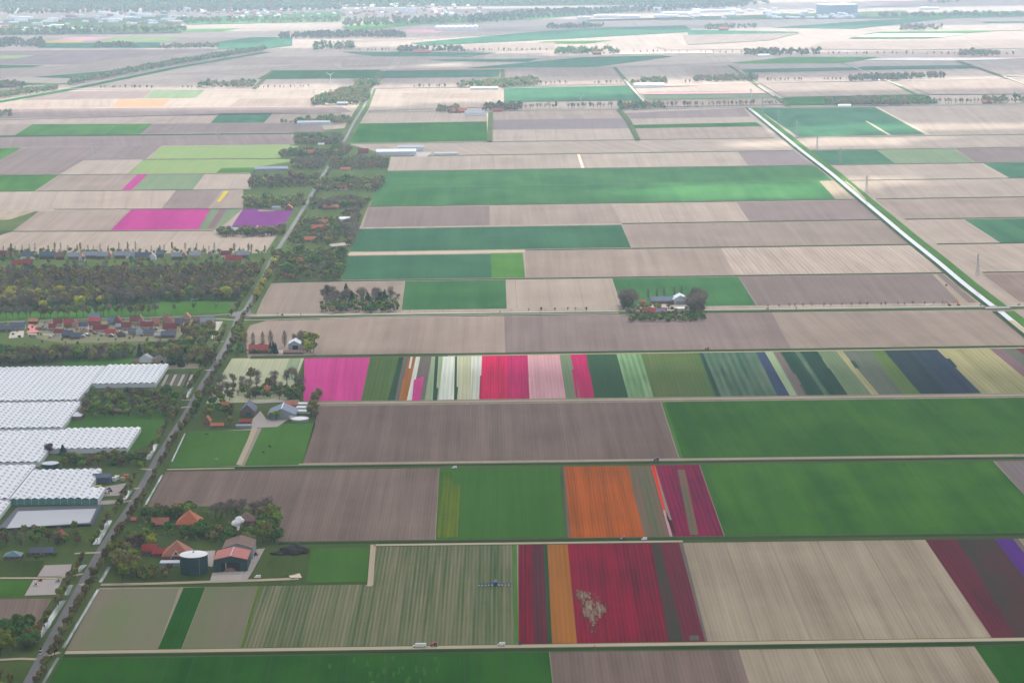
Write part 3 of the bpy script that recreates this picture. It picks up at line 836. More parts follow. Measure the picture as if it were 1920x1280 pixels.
# ------------------------------------------------------------------ trees: crowns of leaf clumps and twigs, tapered trunks with limbs (all one unit high)
def crown_arrays(shape, n, seed):
    r = np.random.default_rng(seed)
    if shape == 'conifer':
        t = r.uniform(0, 1, n) ** 1.4
        a = r.uniform(0, 2 * np.pi, n)
        rad = (1 - t) * .21 * r.uniform(.65, 1.1, n) + .01
        P = np.stack([rad * np.cos(a), rad * np.sin(a), .07 + .93 * t], 1)
        Nn = np.stack([np.cos(a), np.sin(a), np.full(n, .5)], 1)
        s0 = .085 * (1.15 - .7 * t)
    elif shape in ('poplar', 'twig_poplar'):
        t = r.uniform(0, 1, n)
        a = r.uniform(0, 2 * np.pi, n)
        prof = np.clip(np.sin(np.pi * np.clip(t * .92 + .08, 0, 1)) ** .7, .12, 1)
        rad = .15 * prof * np.sqrt(r.uniform(.15, 1.1, n))
        P = np.stack([rad * np.cos(a), rad * np.sin(a), .14 + .86 * t], 1)
        Nn = np.stack([np.cos(a), np.sin(a), np.full(n, .3)], 1)
        s0 = np.full(n, .05)
    else:
        k = r.integers(8, 12)
        rx = {'round': .30, 'broad': .38, 'twig': .31, 'oval': .24}[shape]
        cen = r.normal(0, 1, (k, 3))
        cen /= np.linalg.norm(cen, axis=1)[:, None]
        cen *= (r.uniform(.35, 1, k) ** .5)[:, None]
        C_ = cen * np.array([rx * .62, rx * .62, .24]) + np.array([0, 0, .61])
        br = r.uniform(.11, .19, k) * (rx / .30)
        b = r.integers(0, k, n)
        d = r.normal(0, 1, (n, 3))
        d /= np.linalg.norm(d, axis=1)[:, None]
        q = r.uniform(.45, 1.08, n) ** .6
        P = C_[b] + d * (br[b] * q)[:, None] * np.array([1, 1, .95])
        P[:, 2] = np.clip(P[:, 2], .2, 1.02)
        Nn = d + np.array([0, 0, .25])
        s0 = np.full(n, .052)
    Nn = Nn + r.normal(0, .45, Nn.shape)
    Nn /= np.linalg.norm(Nn, axis=1)[:, None]
    up = r.normal(0, 1, Nn.shape)
    U = np.cross(Nn, up)
    U /= np.linalg.norm(U, axis=1)[:, None] + 1e-9
    W = np.cross(Nn, U)
    s = s0 * r.uniform(.6, 1.35, n)
    if shape.startswith('twig'):           # thin twigs that fan outward and up
        cz = np.array([0, 0, .36 if shape == 'twig' else .0])
        D = P - cz
        if shape == 'twig_poplar': D = np.stack([P[:, 0], P[:, 1], np.full(n, .3)], 1)
        D /= np.linalg.norm(D, axis=1)[:, None]
        D += r.normal(0, .35, D.shape)
        D /= np.linalg.norm(D, axis=1)[:, None]
        U = np.cross(D, r.normal(0, 1, D.shape))
        U /= np.linalg.norm(U, axis=1)[:, None]
        L, wd = .075 * r.uniform(.7, 1.5, n), .0072 * r.uniform(.7, 1.4, n)
        V = np.stack([P - D * L[:, None] - U * wd[:, None], P - D * L[:, None] + U * wd[:, None], P + D * L[:, None] + U * wd[:, None] * .4, P + D * L[:, None] - U * wd[:, None] * .4], 1)
    else:
        V = np.stack([P - U * s[:, None] - W * s[:, None] * .7, P + U * s[:, None] * .8 - W * s[:, None], P + U * s[:, None] + W * s[:, None] * .8, P - U * s[:, None] * .7 + W * s[:, None]], 1)
    V = V.reshape(-1, 3)
    V[:, 2] = np.maximum(V[:, 2], .03)
    Fq = np.arange(4 * n).reshape(n, 4)
    return V, Fq


def trunk_mb(shape, seed):
    r = random.Random(seed)
    mb = MB()
    top = .55 if shape not in ('conifer', 'poplar', 'twig_poplar') else .9
    lean = (r.uniform(-.03, .03), r.uniform(-.03, .03))
    mb.tube((0, 0, -.01), (lean[0] * .5, lean[1] * .5, .3), .026, .019, 6)
    mb.tube((lean[0] * .5, lean[1] * .5, .3), (lean[0], lean[1], top), .019, .007, 6)
    for i in range(6 if shape not in ('conifer',) else 2):
        a = i * 1.05 + r.uniform(-.3, .3)
        z = r.uniform(.24, top * .85)
        L = r.uniform(.14, .26) * (.5 if 'poplar' in shape else 1)
        mb.tube((lean[0] * z, lean[1] * z, z), (math.cos(a) * L, math.sin(a) * L, z + L * r.uniform(.7, 1.3)), .010, .004, 5)
    return mb


KINDS = {  # kind: crown shape, leaf material, clumps
    'bare': ('twig', 'leaf_bare', 380), 'haze': ('round', 'leaf_haze', 300), 'spring': ('round', 'leaf_spring', 420), 'green': ('broad', 'leaf_green', 460), 'lime': ('broad', 'leaf_lime', 430), 'bud': ('oval', 'leaf_bud', 260),
    'dark': ('conifer', 'leaf_dark', 420), 'poplar': ('poplar', 'leaf_haze', 150), 'bare_poplar': ('twig_poplar', 'leaf_bare', 260), 'purple': ('round', 'leaf_purple', 320), 'blossom': ('round', 'blossom', 380)}
NVAR = 4
CROWN, TRUNK, WHOLE, ARR = {}, {}, {}, {}
for ki, (k, (shape, mat, n)) in enumerate(KINDS.items()):
    for v in range(NVAR):
        V, Fq = crown_arrays(shape, n, 100 + ki * 10 + v)
        ARR[k, v] = (V, Fq, crown_arrays(shape, max(60, n // 4), 500 + ki * 10 + v))
        me = mesh('crown', V.tolist(), Fq.tolist())
        me.materials.append(M[mat])
        CROWN[k, v] = me
        tm = trunk_mb(shape, 900 + ki * 10 + v)
        me = tm.mesh('trunk')
        me.materials.append(M['bark'])
        TRUNK[k, v] = me
        V2, F2 = crown_arrays(shape, max(90, n // 2), 700 + ki * 10 + v)
        if not shape.startswith('twig'): pass
        nv = len(V2)
        me = mesh('small_tree', V2.tolist() + tm.v, F2.tolist() + [tuple(nv + i for i in f) for f in tm.f])
        me.materials.append(M[mat])
        me.materials.append(M['bark'])
        me.polygons.foreach_set('material_index', [0] * len(F2) + [1] * len(tm.f))
        WHOLE[k, v] = me


def tree_at(p, kind, h, name, label, group, parts=True, wide=1.0):
    v = random.randrange(NVAR)
    rz = random.uniform(0, 6.283)
    if parts:
        o = empty(name, p, rz)
        link('trunk', TRUNK[kind, v], None, o)
        link('crown', CROWN[kind, v], None, o)
    else:
        o = link(name, WHOLE[kind, v])
        o.location = p
        o.rotation_euler = (0, 0, rz)
    o.scale = (h * wide * random.uniform(.9, 1.15), h * wide * random.uniform(.9, 1.15), h)
    return tag(o, label, 'tree', group)


def tree(px, py, kind, h, label, name='tree', wide=1.0):
    return tree_at(G(px, py), kind, h, name, label, None, True, wide)


ADJ = {'bare': 'bare grey-brown', 'haze': 'hazy budding', 'spring': 'fresh green', 'green': 'dark green', 'lime': 'yellow-green', 'bud': 'orange-brown', 'dark': 'dark conifer', 'poplar': 'slim', 'bare_poplar': 'bare slim',
       'purple': 'purple-brown', 'blossom': 'white'}


def full_label(kind, h, h0, h1, label):
    t = (h - h0) / max(h1 - h0, .01)
    return ('tall ' if t > .66 else 'low ' if t < .33 else '') + ADJ[kind] + ' ' + label


ONES = 'first second third fourth fifth sixth seventh eighth ninth tenth eleventh twelfth thirteenth fourteenth fifteenth sixteenth seventeenth eighteenth nineteenth'.split()
TENS = {2: 'twent', 3: 'thirt', 4: 'fort', 5: 'fift', 6: 'sixt', 7: 'sevent', 8: 'eight', 9: 'ninet'}
COUNT = {}


def nth(n):
    if n < 20: return ONES[n - 1]
    return TENS[n // 10] + 'ieth' if n % 10 == 0 else TENS[n // 10] + 'y-' + ONES[n % 10 - 1]


def counted(label):
    COUNT[label] = COUNT.get(label, 0) + 1
    return label + ', ' + nth(COUNT[label]) + ' such along it'


def pick(kinds):
    ks = kinds.split()
    return random.choice(ks)


def in_poly(x, y, pts):
    c = False
    j = len(pts) - 1
    for i in range(len(pts)):
        if (pts[i][1] > y) != (pts[j][1] > y) and x < (pts[j][0] - pts[i][0]) * (y - pts[i][1]) / (pts[j][1] - pts[i][1]) + pts[i][0]:
            c = not c
        j = i
    return c


def scatter(q, gap, tries=6):
    """points about gap metres apart inside a polygon given by its corners in the view"""
    P = [G(q[i], q[i + 1]) for i in range(0, len(q), 2)]
    pts = [(p.x, p.y) for p in P]
    x0, x1 = min(p[0] for p in pts), max(p[0] for p in pts)
    y0, y1 = min(p[1] for p in pts), max(p[1] for p in pts)
    out = []
    nx, ny = max(1, int((x1 - x0) / gap)), max(1, int((y1 - y0) / gap))
    for i in range(nx + 1):
        for j in range(ny + 1):
            x, y = x0 + (i + .5 * (j % 2)) * gap + random.uniform(-.33, .33) * gap, y0 + j * gap + random.uniform(-.33, .33) * gap
            if in_poly(x, y, pts): out.append(Vector((x, y, 0)))
    return out


def grove(q, gap, kinds, h0, h1, name, label, group, parts=True, cap=19, wide=1.2):
    P = [G(q[i], q[i + 1]) for i in range(0, len(q), 2)]
    area = abs(sum(a.x * b.y - b.x * a.y for a, b in zip(P, P[1:] + P[:1]))) / 2
    for p in scatter(q, max(gap, math.sqrt(area / cap))):
        k, h = pick(kinds), random.uniform(h0, h1)
        tree_at(p, k, h, name, full_label(k, h, h0, h1, label), group, parts, wide)


def tree_row(line, gap, kinds, h0, h1, name, label, group, parts=True, off=0.0, skip=0.0):
    P = [G(x, y) for x, y in line]
    s = random.uniform(0, gap)
    for a, b in zip(P, P[1:]):
        L = (b - a).length
        d = (b - a) / L
        n = Vector((d.y, -d.x, 0))
        while s < L:
            if random.random() >= skip:
                p = a + d * (s + random.uniform(-.33, .33) * gap) + n * (off + random.uniform(-1.5, 1.5))
                k, h = pick(kinds), random.uniform(h0, h1)
                tree_at(p, k, h, name, counted(full_label(k, h, h0, h1, label)), group, parts)
            s += gap
        s -= L


def woods(q, gap, kinds, h0, h1, name='woods', pts=None):
    """a wood that reads as one mass: many crowns in one object"""
    pts = pts if pts is not None else scatter(q, gap)
    VV, FF, mi, base = [], [], [], 0
    ks = sorted(set(kinds.split()))
    mats = []
    for k in ks:
        if KINDS[k][1] not in mats: mats.append(KINDS[k][1])
    if not pts: return
    o0 = pts[0]
    for p in pts:
        k = pick(kinds)
        V, Fq = ARR[k, random.randrange(NVAR)][2]
        h = random.uniform(h0, h1)
        a = random.uniform(0, 6.283)
        c, s = math.cos(a), math.sin(a)
        X = V[:, 0] * c - V[:, 1] * s
        Y = V[:, 0] * s + V[:, 1] * c
        g = 1.7
        # the thinner crowns get fuller clumps
        cen = V.reshape(-1, 4, 3).mean(1).repeat(4, 0)
        W = cen + (V - cen) * g
        X = W[:, 0] * c - W[:, 1] * s
        Y = W[:, 0] * s + W[:, 1] * c
        VV.append(np.stack([X * h * 1.15 + p.x - o0.x, Y * h * 1.15 + p.y - o0.y, W[:, 2] * h], 1))
        FF.append(Fq + base)
        base += len(V)
        mi += [mats.index(KINDS[k][1])] * len(Fq)
    V, Fq = np.concatenate(VV), np.concatenate(FF)
    me = bpy.data.meshes.new(name)
    me.vertices.add(len(V))
    me.vertices.foreach_set('co', V.ravel())
    me.loops.add(Fq.size)
    me.loops.foreach_set('vertex_index', Fq.ravel().astype(np.int32))
    me.polygons.add(len(Fq))
    me.polygons.foreach_set('loop_start', np.arange(0, Fq.size, 4, dtype=np.int32))
    me.polygons.foreach_set('loop_total', np.full(len(Fq), 4, dtype=np.int32))
    for m_ in mats: me.materials.append(M[m_])
    me.polygons.foreach_set('material_index', mi)
    me.update()
    me.validate()
    ob = link(name, me)
    ob.location = (o0.x, o0.y, 0)
    return tag(ob, kind='stuff')


# roadside trees
NEAR_ROAD = [p for p in ROAD if p[1] >= 575]
tree_row(NEAR_ROAD, 14, 'bud bud bud haze', 9, 13, 'roadside_tree', 'tree in the field-side row of the main road', 'trees on the field side of the main road', True, 9.5, .06)
tree_row(NEAR_ROAD[2:], 16, 'bud haze bud spring', 9, 13, 'roadside_tree', 'tree in the greenhouse-side row of the main road', 'trees on the greenhouse side of the main road', True, -9.5, .3)
tree_row([(466, 572), (480, 545), (498, 512), (507, 492)], 13, 'bud bud haze lime', 12, 16, 'roadside_tree', 'tree lining the road beyond the junction', 'trees lining the road beyond the junction', True, 9, .05)
tree_row([(462, 575), (480, 545), (498, 512), (507, 492)], 16, 'haze bud spring', 10, 14, 'roadside_tree', 'tree between wood and road beyond the junction', 'trees on the wood side beyond the junction', True, -11, .2)

# farm with the big tank
FA = 'trees of the farm with the green tank'
grove((207, 1040, 248, 1036, 262, 1088, 212, 1090), 11, 'spring spring haze haze bud', 13, 18, 'farm_tree', 'tree between the road and the tank farm', 'trees between road and tank farm', cap=20)
grove((264, 966, 368, 962, 370, 974, 266, 978), 9, 'spring spring green haze', 12, 15, 'farm_tree', 'tree in the hedge behind the orange-roofed barns of the tank farm', 'hedge trees behind the tank farm')
grove((392, 962, 500, 958, 512, 975, 396, 974), 12, 'bare bare bare spring', 14, 19, 'farm_tree', 'tree at the back edge of the tank farm, before brown soil', 'trees at the back of the tank farm')
grove((492, 972, 526, 972, 521, 1018, 486, 1020), 11, 'spring haze green spring', 13, 18, 'farm_tree', 'tree at the far corner of the tank farm beside brown soil', 'corner trees of the tank farm')
tree(503, 992, 'lime', 17, 'orange-yellow round tree at the corner of the tank farm', 'farm_tree')
grove((306, 1000, 390, 994, 398, 1014, 350, 1012), 10, 'green spring green haze', 10, 14, 'farm_tree', 'tree between the two pyramid-roofed barns', 'trees between the pyramid barns')
tree(283, 1026, 'lime', 14, 'bright yellow-green round tree beside the red-roofed farmhouse', 'farm_tree', 1.1)
grove((392, 1002, 484, 1000, 478, 1024, 394, 1024), 10, 'green haze haze green', 9, 13, 'farm_tree', 'tree behind the long barn of the tank farm', 'trees behind the long barn')
grove((232, 1012, 280, 1006, 268, 1034, 240, 1040), 11, 'haze spring purple', 9, 13, 'farm_tree', 'garden tree beside the red farmhouse by the road', 'garden trees of the red farmhouse')
grove((262, 1072, 322, 1066, 320, 1088, 258, 1090), 8, 'haze haze spring', 6, 9, 'farm_tree', 'garden tree in front of the red farmhouse', 'low garden trees before the farmhouse')
# farm beside the cream tulips
grove((392, 716, 562, 712, 574, 736, 386, 742), 13, 'bare bare bare bare haze', 14, 19, 'farm_tree', 'tree standing in front of the cream tulip bed', 'trees before the cream tulips')
grove((372, 742, 440, 742, 440, 786, 352, 792), 12, 'spring spring bud green haze', 10, 15, 'farm_tree', 'tree in the road corner of the blue-roofed farm', 'road corner trees of the blue-roofed farm', cap=16)
grove((458, 738, 560, 734, 570, 750, 458, 752), 11, 'green haze spring bare', 9, 14, 'farm_tree', 'tree screening the back of the blue-roofed farm', 'trees behind the blue-roofed farm')
tree(518, 788, 'spring', 12, 'big round spring-green tree in front of the wide blue roof', 'farm_tree', 1.4)
tree(507, 788, 'haze', 10, 'brownish tree beside the round tree before the wide blue roof', 'farm_tree', 1.2)
grove((584, 745, 602, 744, 594, 786, 582, 786), 11, 'haze spring haze', 12, 16, 'farm_tree', 'tree at the field end of the blue-roofed farm, by brown soil', 'end trees of the blue-roofed farm')
tree(548, 712, 'bare', 18, 'large bare tree where cream and pink tulips meet', 'farm_tree', 1.2)
tree(560, 722, 'green', 13, 'dark round evergreen at the edge of the pink tulips', 'farm_tree', 1.1)
tree(432, 798, 'haze', 12, 'brown-green tree beside the low red roofs', 'farm_tree', 1.2)
# farm by the junction
tree_row([(456, 655), (590, 646)], 13, 'bare_poplar bare_poplar bare', 17, 23, 'poplar_tree', 'poplar row behind the red junction barn', 'bare poplars near the junction')
grove((434, 654, 518, 653, 520, 666, 432, 668), 7, 'green spring green', 6, 9, 'farm_tree', 'shrub-like tree in the thick hedge above the cream tulips', 'hedge above the cream tulips', cap=20)
grove((568, 636, 592, 636, 590, 660, 568, 664), 10, 'spring lime spring', 11, 16, 'farm_tree', 'tree beside the silver shed', 'trees beside the silver shed')
grove((430, 618, 456, 614, 462, 646, 432, 650), 12, 'bud spring spring', 12, 16, 'farm_tree', 'tree on the corner by the junction', 'corner trees by the junction')
for x, y in ((507, 662), (513, 660), (517, 663)):
    tree_at(G(x, y), 'dark', 14, 'conifer_tree', 'dark conifer between the red barn and the silver shed', 'dark conifers by the red barn')
# small wood beside the cross road
grove((604, 556, 748, 556, 750, 568, 604, 572), 13, 'bare bare bare dark', 16, 22, 'woodland_tree', 'tree at the back of the small wood on the cross road', 'back of the small wood', cap=16)
grove((604, 574, 750, 572, 748, 587, 602, 588), 9, 'green spring green haze', 9, 13, 'woodland_tree', 'tree along the front of the small wood on the cross road', 'front of the small wood', cap=30, wide=1.35)
woods((604, 556, 748, 554, 748, 586, 602, 587), 10, 'green haze spring bare', 5, 9, 'wood_shrubbery')
woods((388, 730, 570, 728, 575, 748, 378, 752), 11, 'haze green spring bare', 5, 10, 'garden_shrubbery')
woods((264, 964, 520, 962, 522, 1016, 392, 1022, 300, 1010, 240, 1040), 13, 'haze green spring bare', 3, 7, 'garden_shrubbery')
tree(614, 562, 'bud', 26, 'tallest brown tree at the road end of the small wood', 'woodland_tree', .9)
tree(690, 572, 'dark', 18, 'dark pine in the middle of the small wood', 'conifer_tree', 1.6)
tree(712, 570, 'dark', 17, 'dark broad pine towards the green field end of the small wood', 'conifer_tree', 2.0)
# farm standing alone on the cross road
grove((1168, 570, 1188, 568, 1190, 580, 1168, 580), 9, 'bare bare', 22, 27, 'farm_tree', 'tree at the soil side of the lone farm', 'trees on one side of the lone farm')
grove((1292, 568, 1318, 570, 1320, 592, 1294, 588), 10, 'bare bare', 20, 27, 'farm_tree', 'tree at the green field side of the lone farm', 'trees on the other side of the lone farm')
grove((1180, 597, 1320, 594, 1321, 602, 1182, 604), 7, 'green green spring', 5, 8, 'farm_tree', 'tree of the dark hedge in front of the lone farm', 'front hedge of the lone farm', cap=26, wide=1.5)
woods((1180, 592, 1320, 590, 1321, 603, 1182, 604), 8, 'green spring green', 5, 8, 'hedge_shrubbery')
woods((1172, 574, 1200, 572, 1204, 592, 1178, 592), 12, 'haze green spring', 5, 10, 'garden_shrubbery')
woods((1284, 572, 1318, 572, 1320, 590, 1286, 588), 12, 'haze green spring', 5, 10, 'garden_shrubbery')
grove((1188, 580, 1262, 572, 1280, 590, 1192, 594), 11, 'spring spring haze', 7, 11, 'farm_tree', 'garden tree among the roofs of the lone farm', 'garden trees of the lone farm')
tree_row([(1213, 560), (1284, 556)], 12, 'bare_poplar', 14, 18, 'poplar_tree', 'tree in the line behind the lone farm', 'thin trees behind the lone farm')
# farms up the road
UP = ((512, 478, 642, 472, 650, 500, 638, 527, 516, 529, 13, 'green green spring haze', 10, 16, 'tree of the dense green garden at the first farm beyond the junction', 'dense garden beyond the junction'),
      (582, 382, 690, 380, 686, 392, 580, 394, 12, 'bare haze spring bare', 12, 17, 'tree around the long red-roofed farmhouse above the grey soil', 'trees around the long red farmhouse'),
      (562, 418, 640, 412, 640, 458, 545, 461, 15, 'spring green haze haze', 8, 12, 'garden tree among the three orange roofs beside the road', 'garden trees of the orange roofs'),
      (646, 404, 674, 398, 664, 460, 648, 464, 11, 'bare bare haze', 12, 16, 'tree of the screen between the orange roofs and green wheat', 'bare screen beside green wheat'),
      (602, 340, 722, 338, 716, 358, 592, 360, 12, 'green haze haze spring', 11, 16, 'tree of the wide screen beside the twin wheat strips', 'screen beside the twin wheat strips'),
      (622, 302, 728, 300, 727, 318, 616, 320, 13, 'bare haze bare', 12, 16, 'tree of the farm below the long pale sheds', 'trees below the long pale sheds'),
      (470, 338, 596, 334, 600, 352, 466, 354, 12, 'haze spring purple haze bare', 12, 17, 'tree of the mixed screen below the long blue shed', 'mixed screen below the blue shed'),
      (457, 378, 574, 374, 570, 390, 456, 392, 12, 'spring green haze spring', 9, 14, 'tree of the farm above the purple tulips', 'trees above the purple tulips'),
      (410, 434, 534, 432, 532, 443, 408, 445, 10, 'spring spring haze bare', 9, 14, 'tree of the farm below the purple tulips', 'trees below the purple tulips'),
      (522, 288, 642, 284, 640, 294, 524, 296, 12, 'bare haze green', 11, 15, 'tree around the orange roof beside the lime fields', 'trees beside the lime fields'),
      (545, 304, 616, 302, 606, 318, 550, 320, 14, 'bare haze', 11, 15, 'tree behind the long blue shed', 'trees behind the blue shed'),
      (553, 262, 644, 258, 642, 271, 554, 272, 11, 'green haze bare', 12, 16, 'tree of the dark farm grove where the road bends out of sight', 'dark farm grove up the road'),
      (600, 298, 640, 276, 660, 282, 640, 300, 12, 'bare haze green', 11, 15, 'tree between the road and the pale sheds', 'trees between road and pale sheds'))
for u in UP:
    grove(u[:-6], u[-6], u[-5], u[-4] * 1.15, u[-3] * 1.3, 'grove_tree', u[-2], u[-1], parts=u[1] > 330, cap=23, wide=1.6)
    woods(u[:-6], u[-6] * .85, 'haze bare green spring haze bare', 6, 13, 'garden_shrubbery')
tree_row([(528, 462), (560, 408), (592, 352), (628, 292)], 22, 'haze bare', 9, 12, 'roadside_tree', 'tree beside the road between the farms', 'trees beside the road between the farms', False, 10, .3)
# the village wood: the trees that show largest one by one, the depth of the wood as a mass
WOOD = scatter((-70, 515, 120, 512, 300, 509, 480, 505, 488, 516, 470, 548, 440, 564, 300, 566, 250, 576, -70, 586), 17)
WOOD.sort(key=lambda p: p.y)
for i, p in enumerate(WOOD):
    if i < 150:
        k, h = pick('bare haze haze spring bare bud bare lime bud haze'), random.uniform(16, 23)
        tree_at(p, k, h, 'woodland_tree', full_label(k, h, 16, 23, 'tree of the village wood beside the football pitch'), 'trees of the village wood', True, 1.25)
woods(None, 0, 'bare bare haze bud haze bud spring', 15, 21, 'village_woods', WOOD[150:])
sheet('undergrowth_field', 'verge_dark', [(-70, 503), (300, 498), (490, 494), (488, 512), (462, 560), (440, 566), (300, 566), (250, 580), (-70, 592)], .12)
tree_row([(-40, 598), (120, 594), (290, 590)], 9, 'bare haze bare spring', 15, 21, 'park_tree', 'tree in the park avenue by the village road', 'trees along the village road')
tree_row([(300, 582), (420, 578)], 30, 'bare haze green', 8, 12, 'park_tree', 'tree in the line edging the football pitch', 'trees on the pitch edge')
grove((-60, 668, 250, 664, 300, 660, 380, 650, 398, 684, 330, 688, 262, 664, 230, 674, -60, 690), 12.5, 'haze spring bare bud green haze', 14, 20, 'woodland_tree', 'tree of the belt between the red village roofs and the greenhouses', 'belt between village and greenhouses', cap=105, wide=1.4)
woods((-60, 664, 240, 660, 300, 654, 380, 644, 390, 664, 262, 668, 230, 676, -60, 686), 12, 'haze bare green spring bud', 9, 15, 'belt_woods')
grove((335, 622, 400, 616, 402, 650, 340, 655), 13, 'spring haze haze bud', 13, 18, 'woodland_tree', 'tree between the red village roofs and the main road', 'trees between village and main road', cap=20)
for x, y in ((323, 684), (348, 676), (262, 668), (340, 688)):
    tree_at(G(x, y), 'dark', 17, 'conifer_tree', 'dark conifer beside the white and grey sheds behind the greenhouses', 'dark conifers behind the greenhouses')
tree_row([(-30, 471), (250, 469), (512, 472)], 11, 'poplar bare_poplar bare_poplar', 8, 15, 'poplar_tree', 'poplar in the line behind grey village roofs', 'slim poplars behind the village row', False, 0, .25)
grove((-20, 478, 84, 474, 86, 492, -20, 498), 12, 'spring green haze', 10, 15, 'village_tree', 'tree at the far end of the grey-roofed village row', 'trees at the end of the village row', False)
grove((90, 490, 480, 486, 490, 494, 90, 499), 15, 'haze spring green bud', 6, 10, 'village_tree', 'garden tree among the grey-roofed village houses', 'garden trees of the grey-roofed row', False, cap=26)
grove((10, 606, 395, 600, 380, 640, 20, 660), 26, 'haze spring green', 4, 7, 'village_tree', 'garden tree among the red-roofed village houses', 'garden trees among the red roofs', False, cap=20)
woods((-20, 474, 250, 472, 512, 474, 512, 479, 250, 478, -20, 481), 13, 'haze green spring bare haze', 5, 10, 'garden_shrubbery')
woods((0, 606, 395, 600, 395, 612, 320, 640, 100, 646, 0, 632), 24, 'haze green spring', 3, 6, 'garden_shrubbery')
# west side along the main road
grove((160, 740, 334, 736, 334, 784, 152, 788), 11, 'spring haze green bare bud spring', 9, 15, 'garden_tree', 'tree in the walled garden between the two greenhouse blocks', 'garden trees between the greenhouses', cap=58, wide=1.35)
woods((160, 738, 334, 734, 334, 782, 152, 786), 13, 'haze green spring bare', 4, 8, 'garden_shrubbery')
grove((118, 862, 272, 852, 268, 874, 120, 880), 10, 'green spring haze purple', 8, 13, 'garden_tree', 'tree between the greenhouses behind the dark tank', 'trees behind the dark tank', cap=26, wide=1.4)
tree(92, 852, 'purple', 14, 'purple-brown tree behind the dark round tank', 'garden_tree', 1.1)
tree(118, 852, 'dark', 11, 'pointed dark conifer beside the dark round tank', 'conifer_tree', 1.5)
grove((-30, 1002, 150, 1004, 168, 1022, -30, 1030), 10, 'spring haze bare green', 8, 13, 'garden_tree', 'tree below the grey basin, around the red roof', 'trees below the basin', cap=24)
tree(140, 1000, 'spring', 15, 'thin spring tree standing up against the grey basin', 'garden_tree', .8)
grove((-20, 1178, 70, 1178, 66, 1226, -20, 1230), 11, 'green green spring haze', 11, 15, 'garden_tree', 'tree of the clump beside the wide ditch', 'dark clump beside the ditch')
grove((0, 1040, 60, 1040, 150, 1046, 60, 1050), 12, 'green haze', 4, 6, 'garden_tree', 'bush-like tree before the bungalows below the basin', 'low trees before the bungalows')
grove((0, 1260, 20, 1256, 18, 1300, 0, 1310), 10, 'bud spring', 9, 12, 'garden_tree', 'tree at the very foot of the road', 'trees at the foot of the road')
# trees along the cross road and the far avenues
tree_row([(960, 585), (1110, 583)], 16, 'bare haze', 6, 8, 'young_tree', 'tree along the cross road before pale soil', 'young trees by the pale soil', False, 0, .2)
tree_row([(1430, 578), (1780, 571)], 13, 'bare', 6, 8, 'young_tree', 'young tree along the cross road before dark soil', 'young trees by the dark soil', False)
AV = (((946, 205), (1152, 202), 9, 19, 'tree of the tight avenue below the square field', 'tight avenue below the green field'), ((1212, 202), (1478, 197), 9, 19, 'tree of the tight avenue crossing the canal head', 'tight avenue at the canal head'),
      ((1742, 195), (1960, 192), 9, 19, 'tree of the tight avenue beyond the pylons', 'tight avenue beyond the pylons'), ((776, 165), (856, 164), 14, 14, 'avenue tree between the far farm groves', 'far avenue between groves'),
      ((988, 160), (1062, 159), 14, 15, 'avenue tree beyond the square green field', 'far avenue beyond the green field'), ((1104, 159), (1176, 157), 15, 14, 'avenue tree before the white shed', 'far avenue before the white shed'),
      ((190, 167), (285, 167), 14, 15, 'avenue tree near the tree-lined canal', 'far avenue by the tree-lined canal'), ((338, 167), (372, 167), 12, 14, 'avenue tree beside the red farm grove', 'far avenue by the red grove'), ((478, 167), (590, 164), 14, 12, 'avenue tree below the wind turbine', 'far avenue below the turbine'),
      ((1432, 153), (1508, 152), 12, 14, 'avenue tree between two groves beyond the canal', 'far avenue beyond the canal'), ((1535, 152), (1592, 151), 12, 14, 'avenue tree beside the white-roofed grove', 'far avenue by the white roofs'),
      ((662, 97), (762, 96), 16, 15, 'avenue tree in the farthest road row', 'farthest avenue'), ((862, 97), (1040, 96), 16, 15, 'avenue tree in the farthest road row', 'farthest avenue'), ((1164, 100), (1400, 101), 22, 16, 'avenue tree in the farthest road row', 'farthest avenue'),
      ((1540, 103), (1900, 104), 22, 16, 'avenue tree in the farthest road row', 'farthest avenue'), ((1282, 156), (1300, 156), 12, 12, 'avenue tree before the grove beyond the canal', 'far avenue before the first grove'))
for a, b, gap, h, lab, grp in AV:
    tree_row([a, b], gap * 1.15, 'bare haze bare', h * .8, h * 1.1, 'avenue_tree', lab, grp, False, 0, .06)
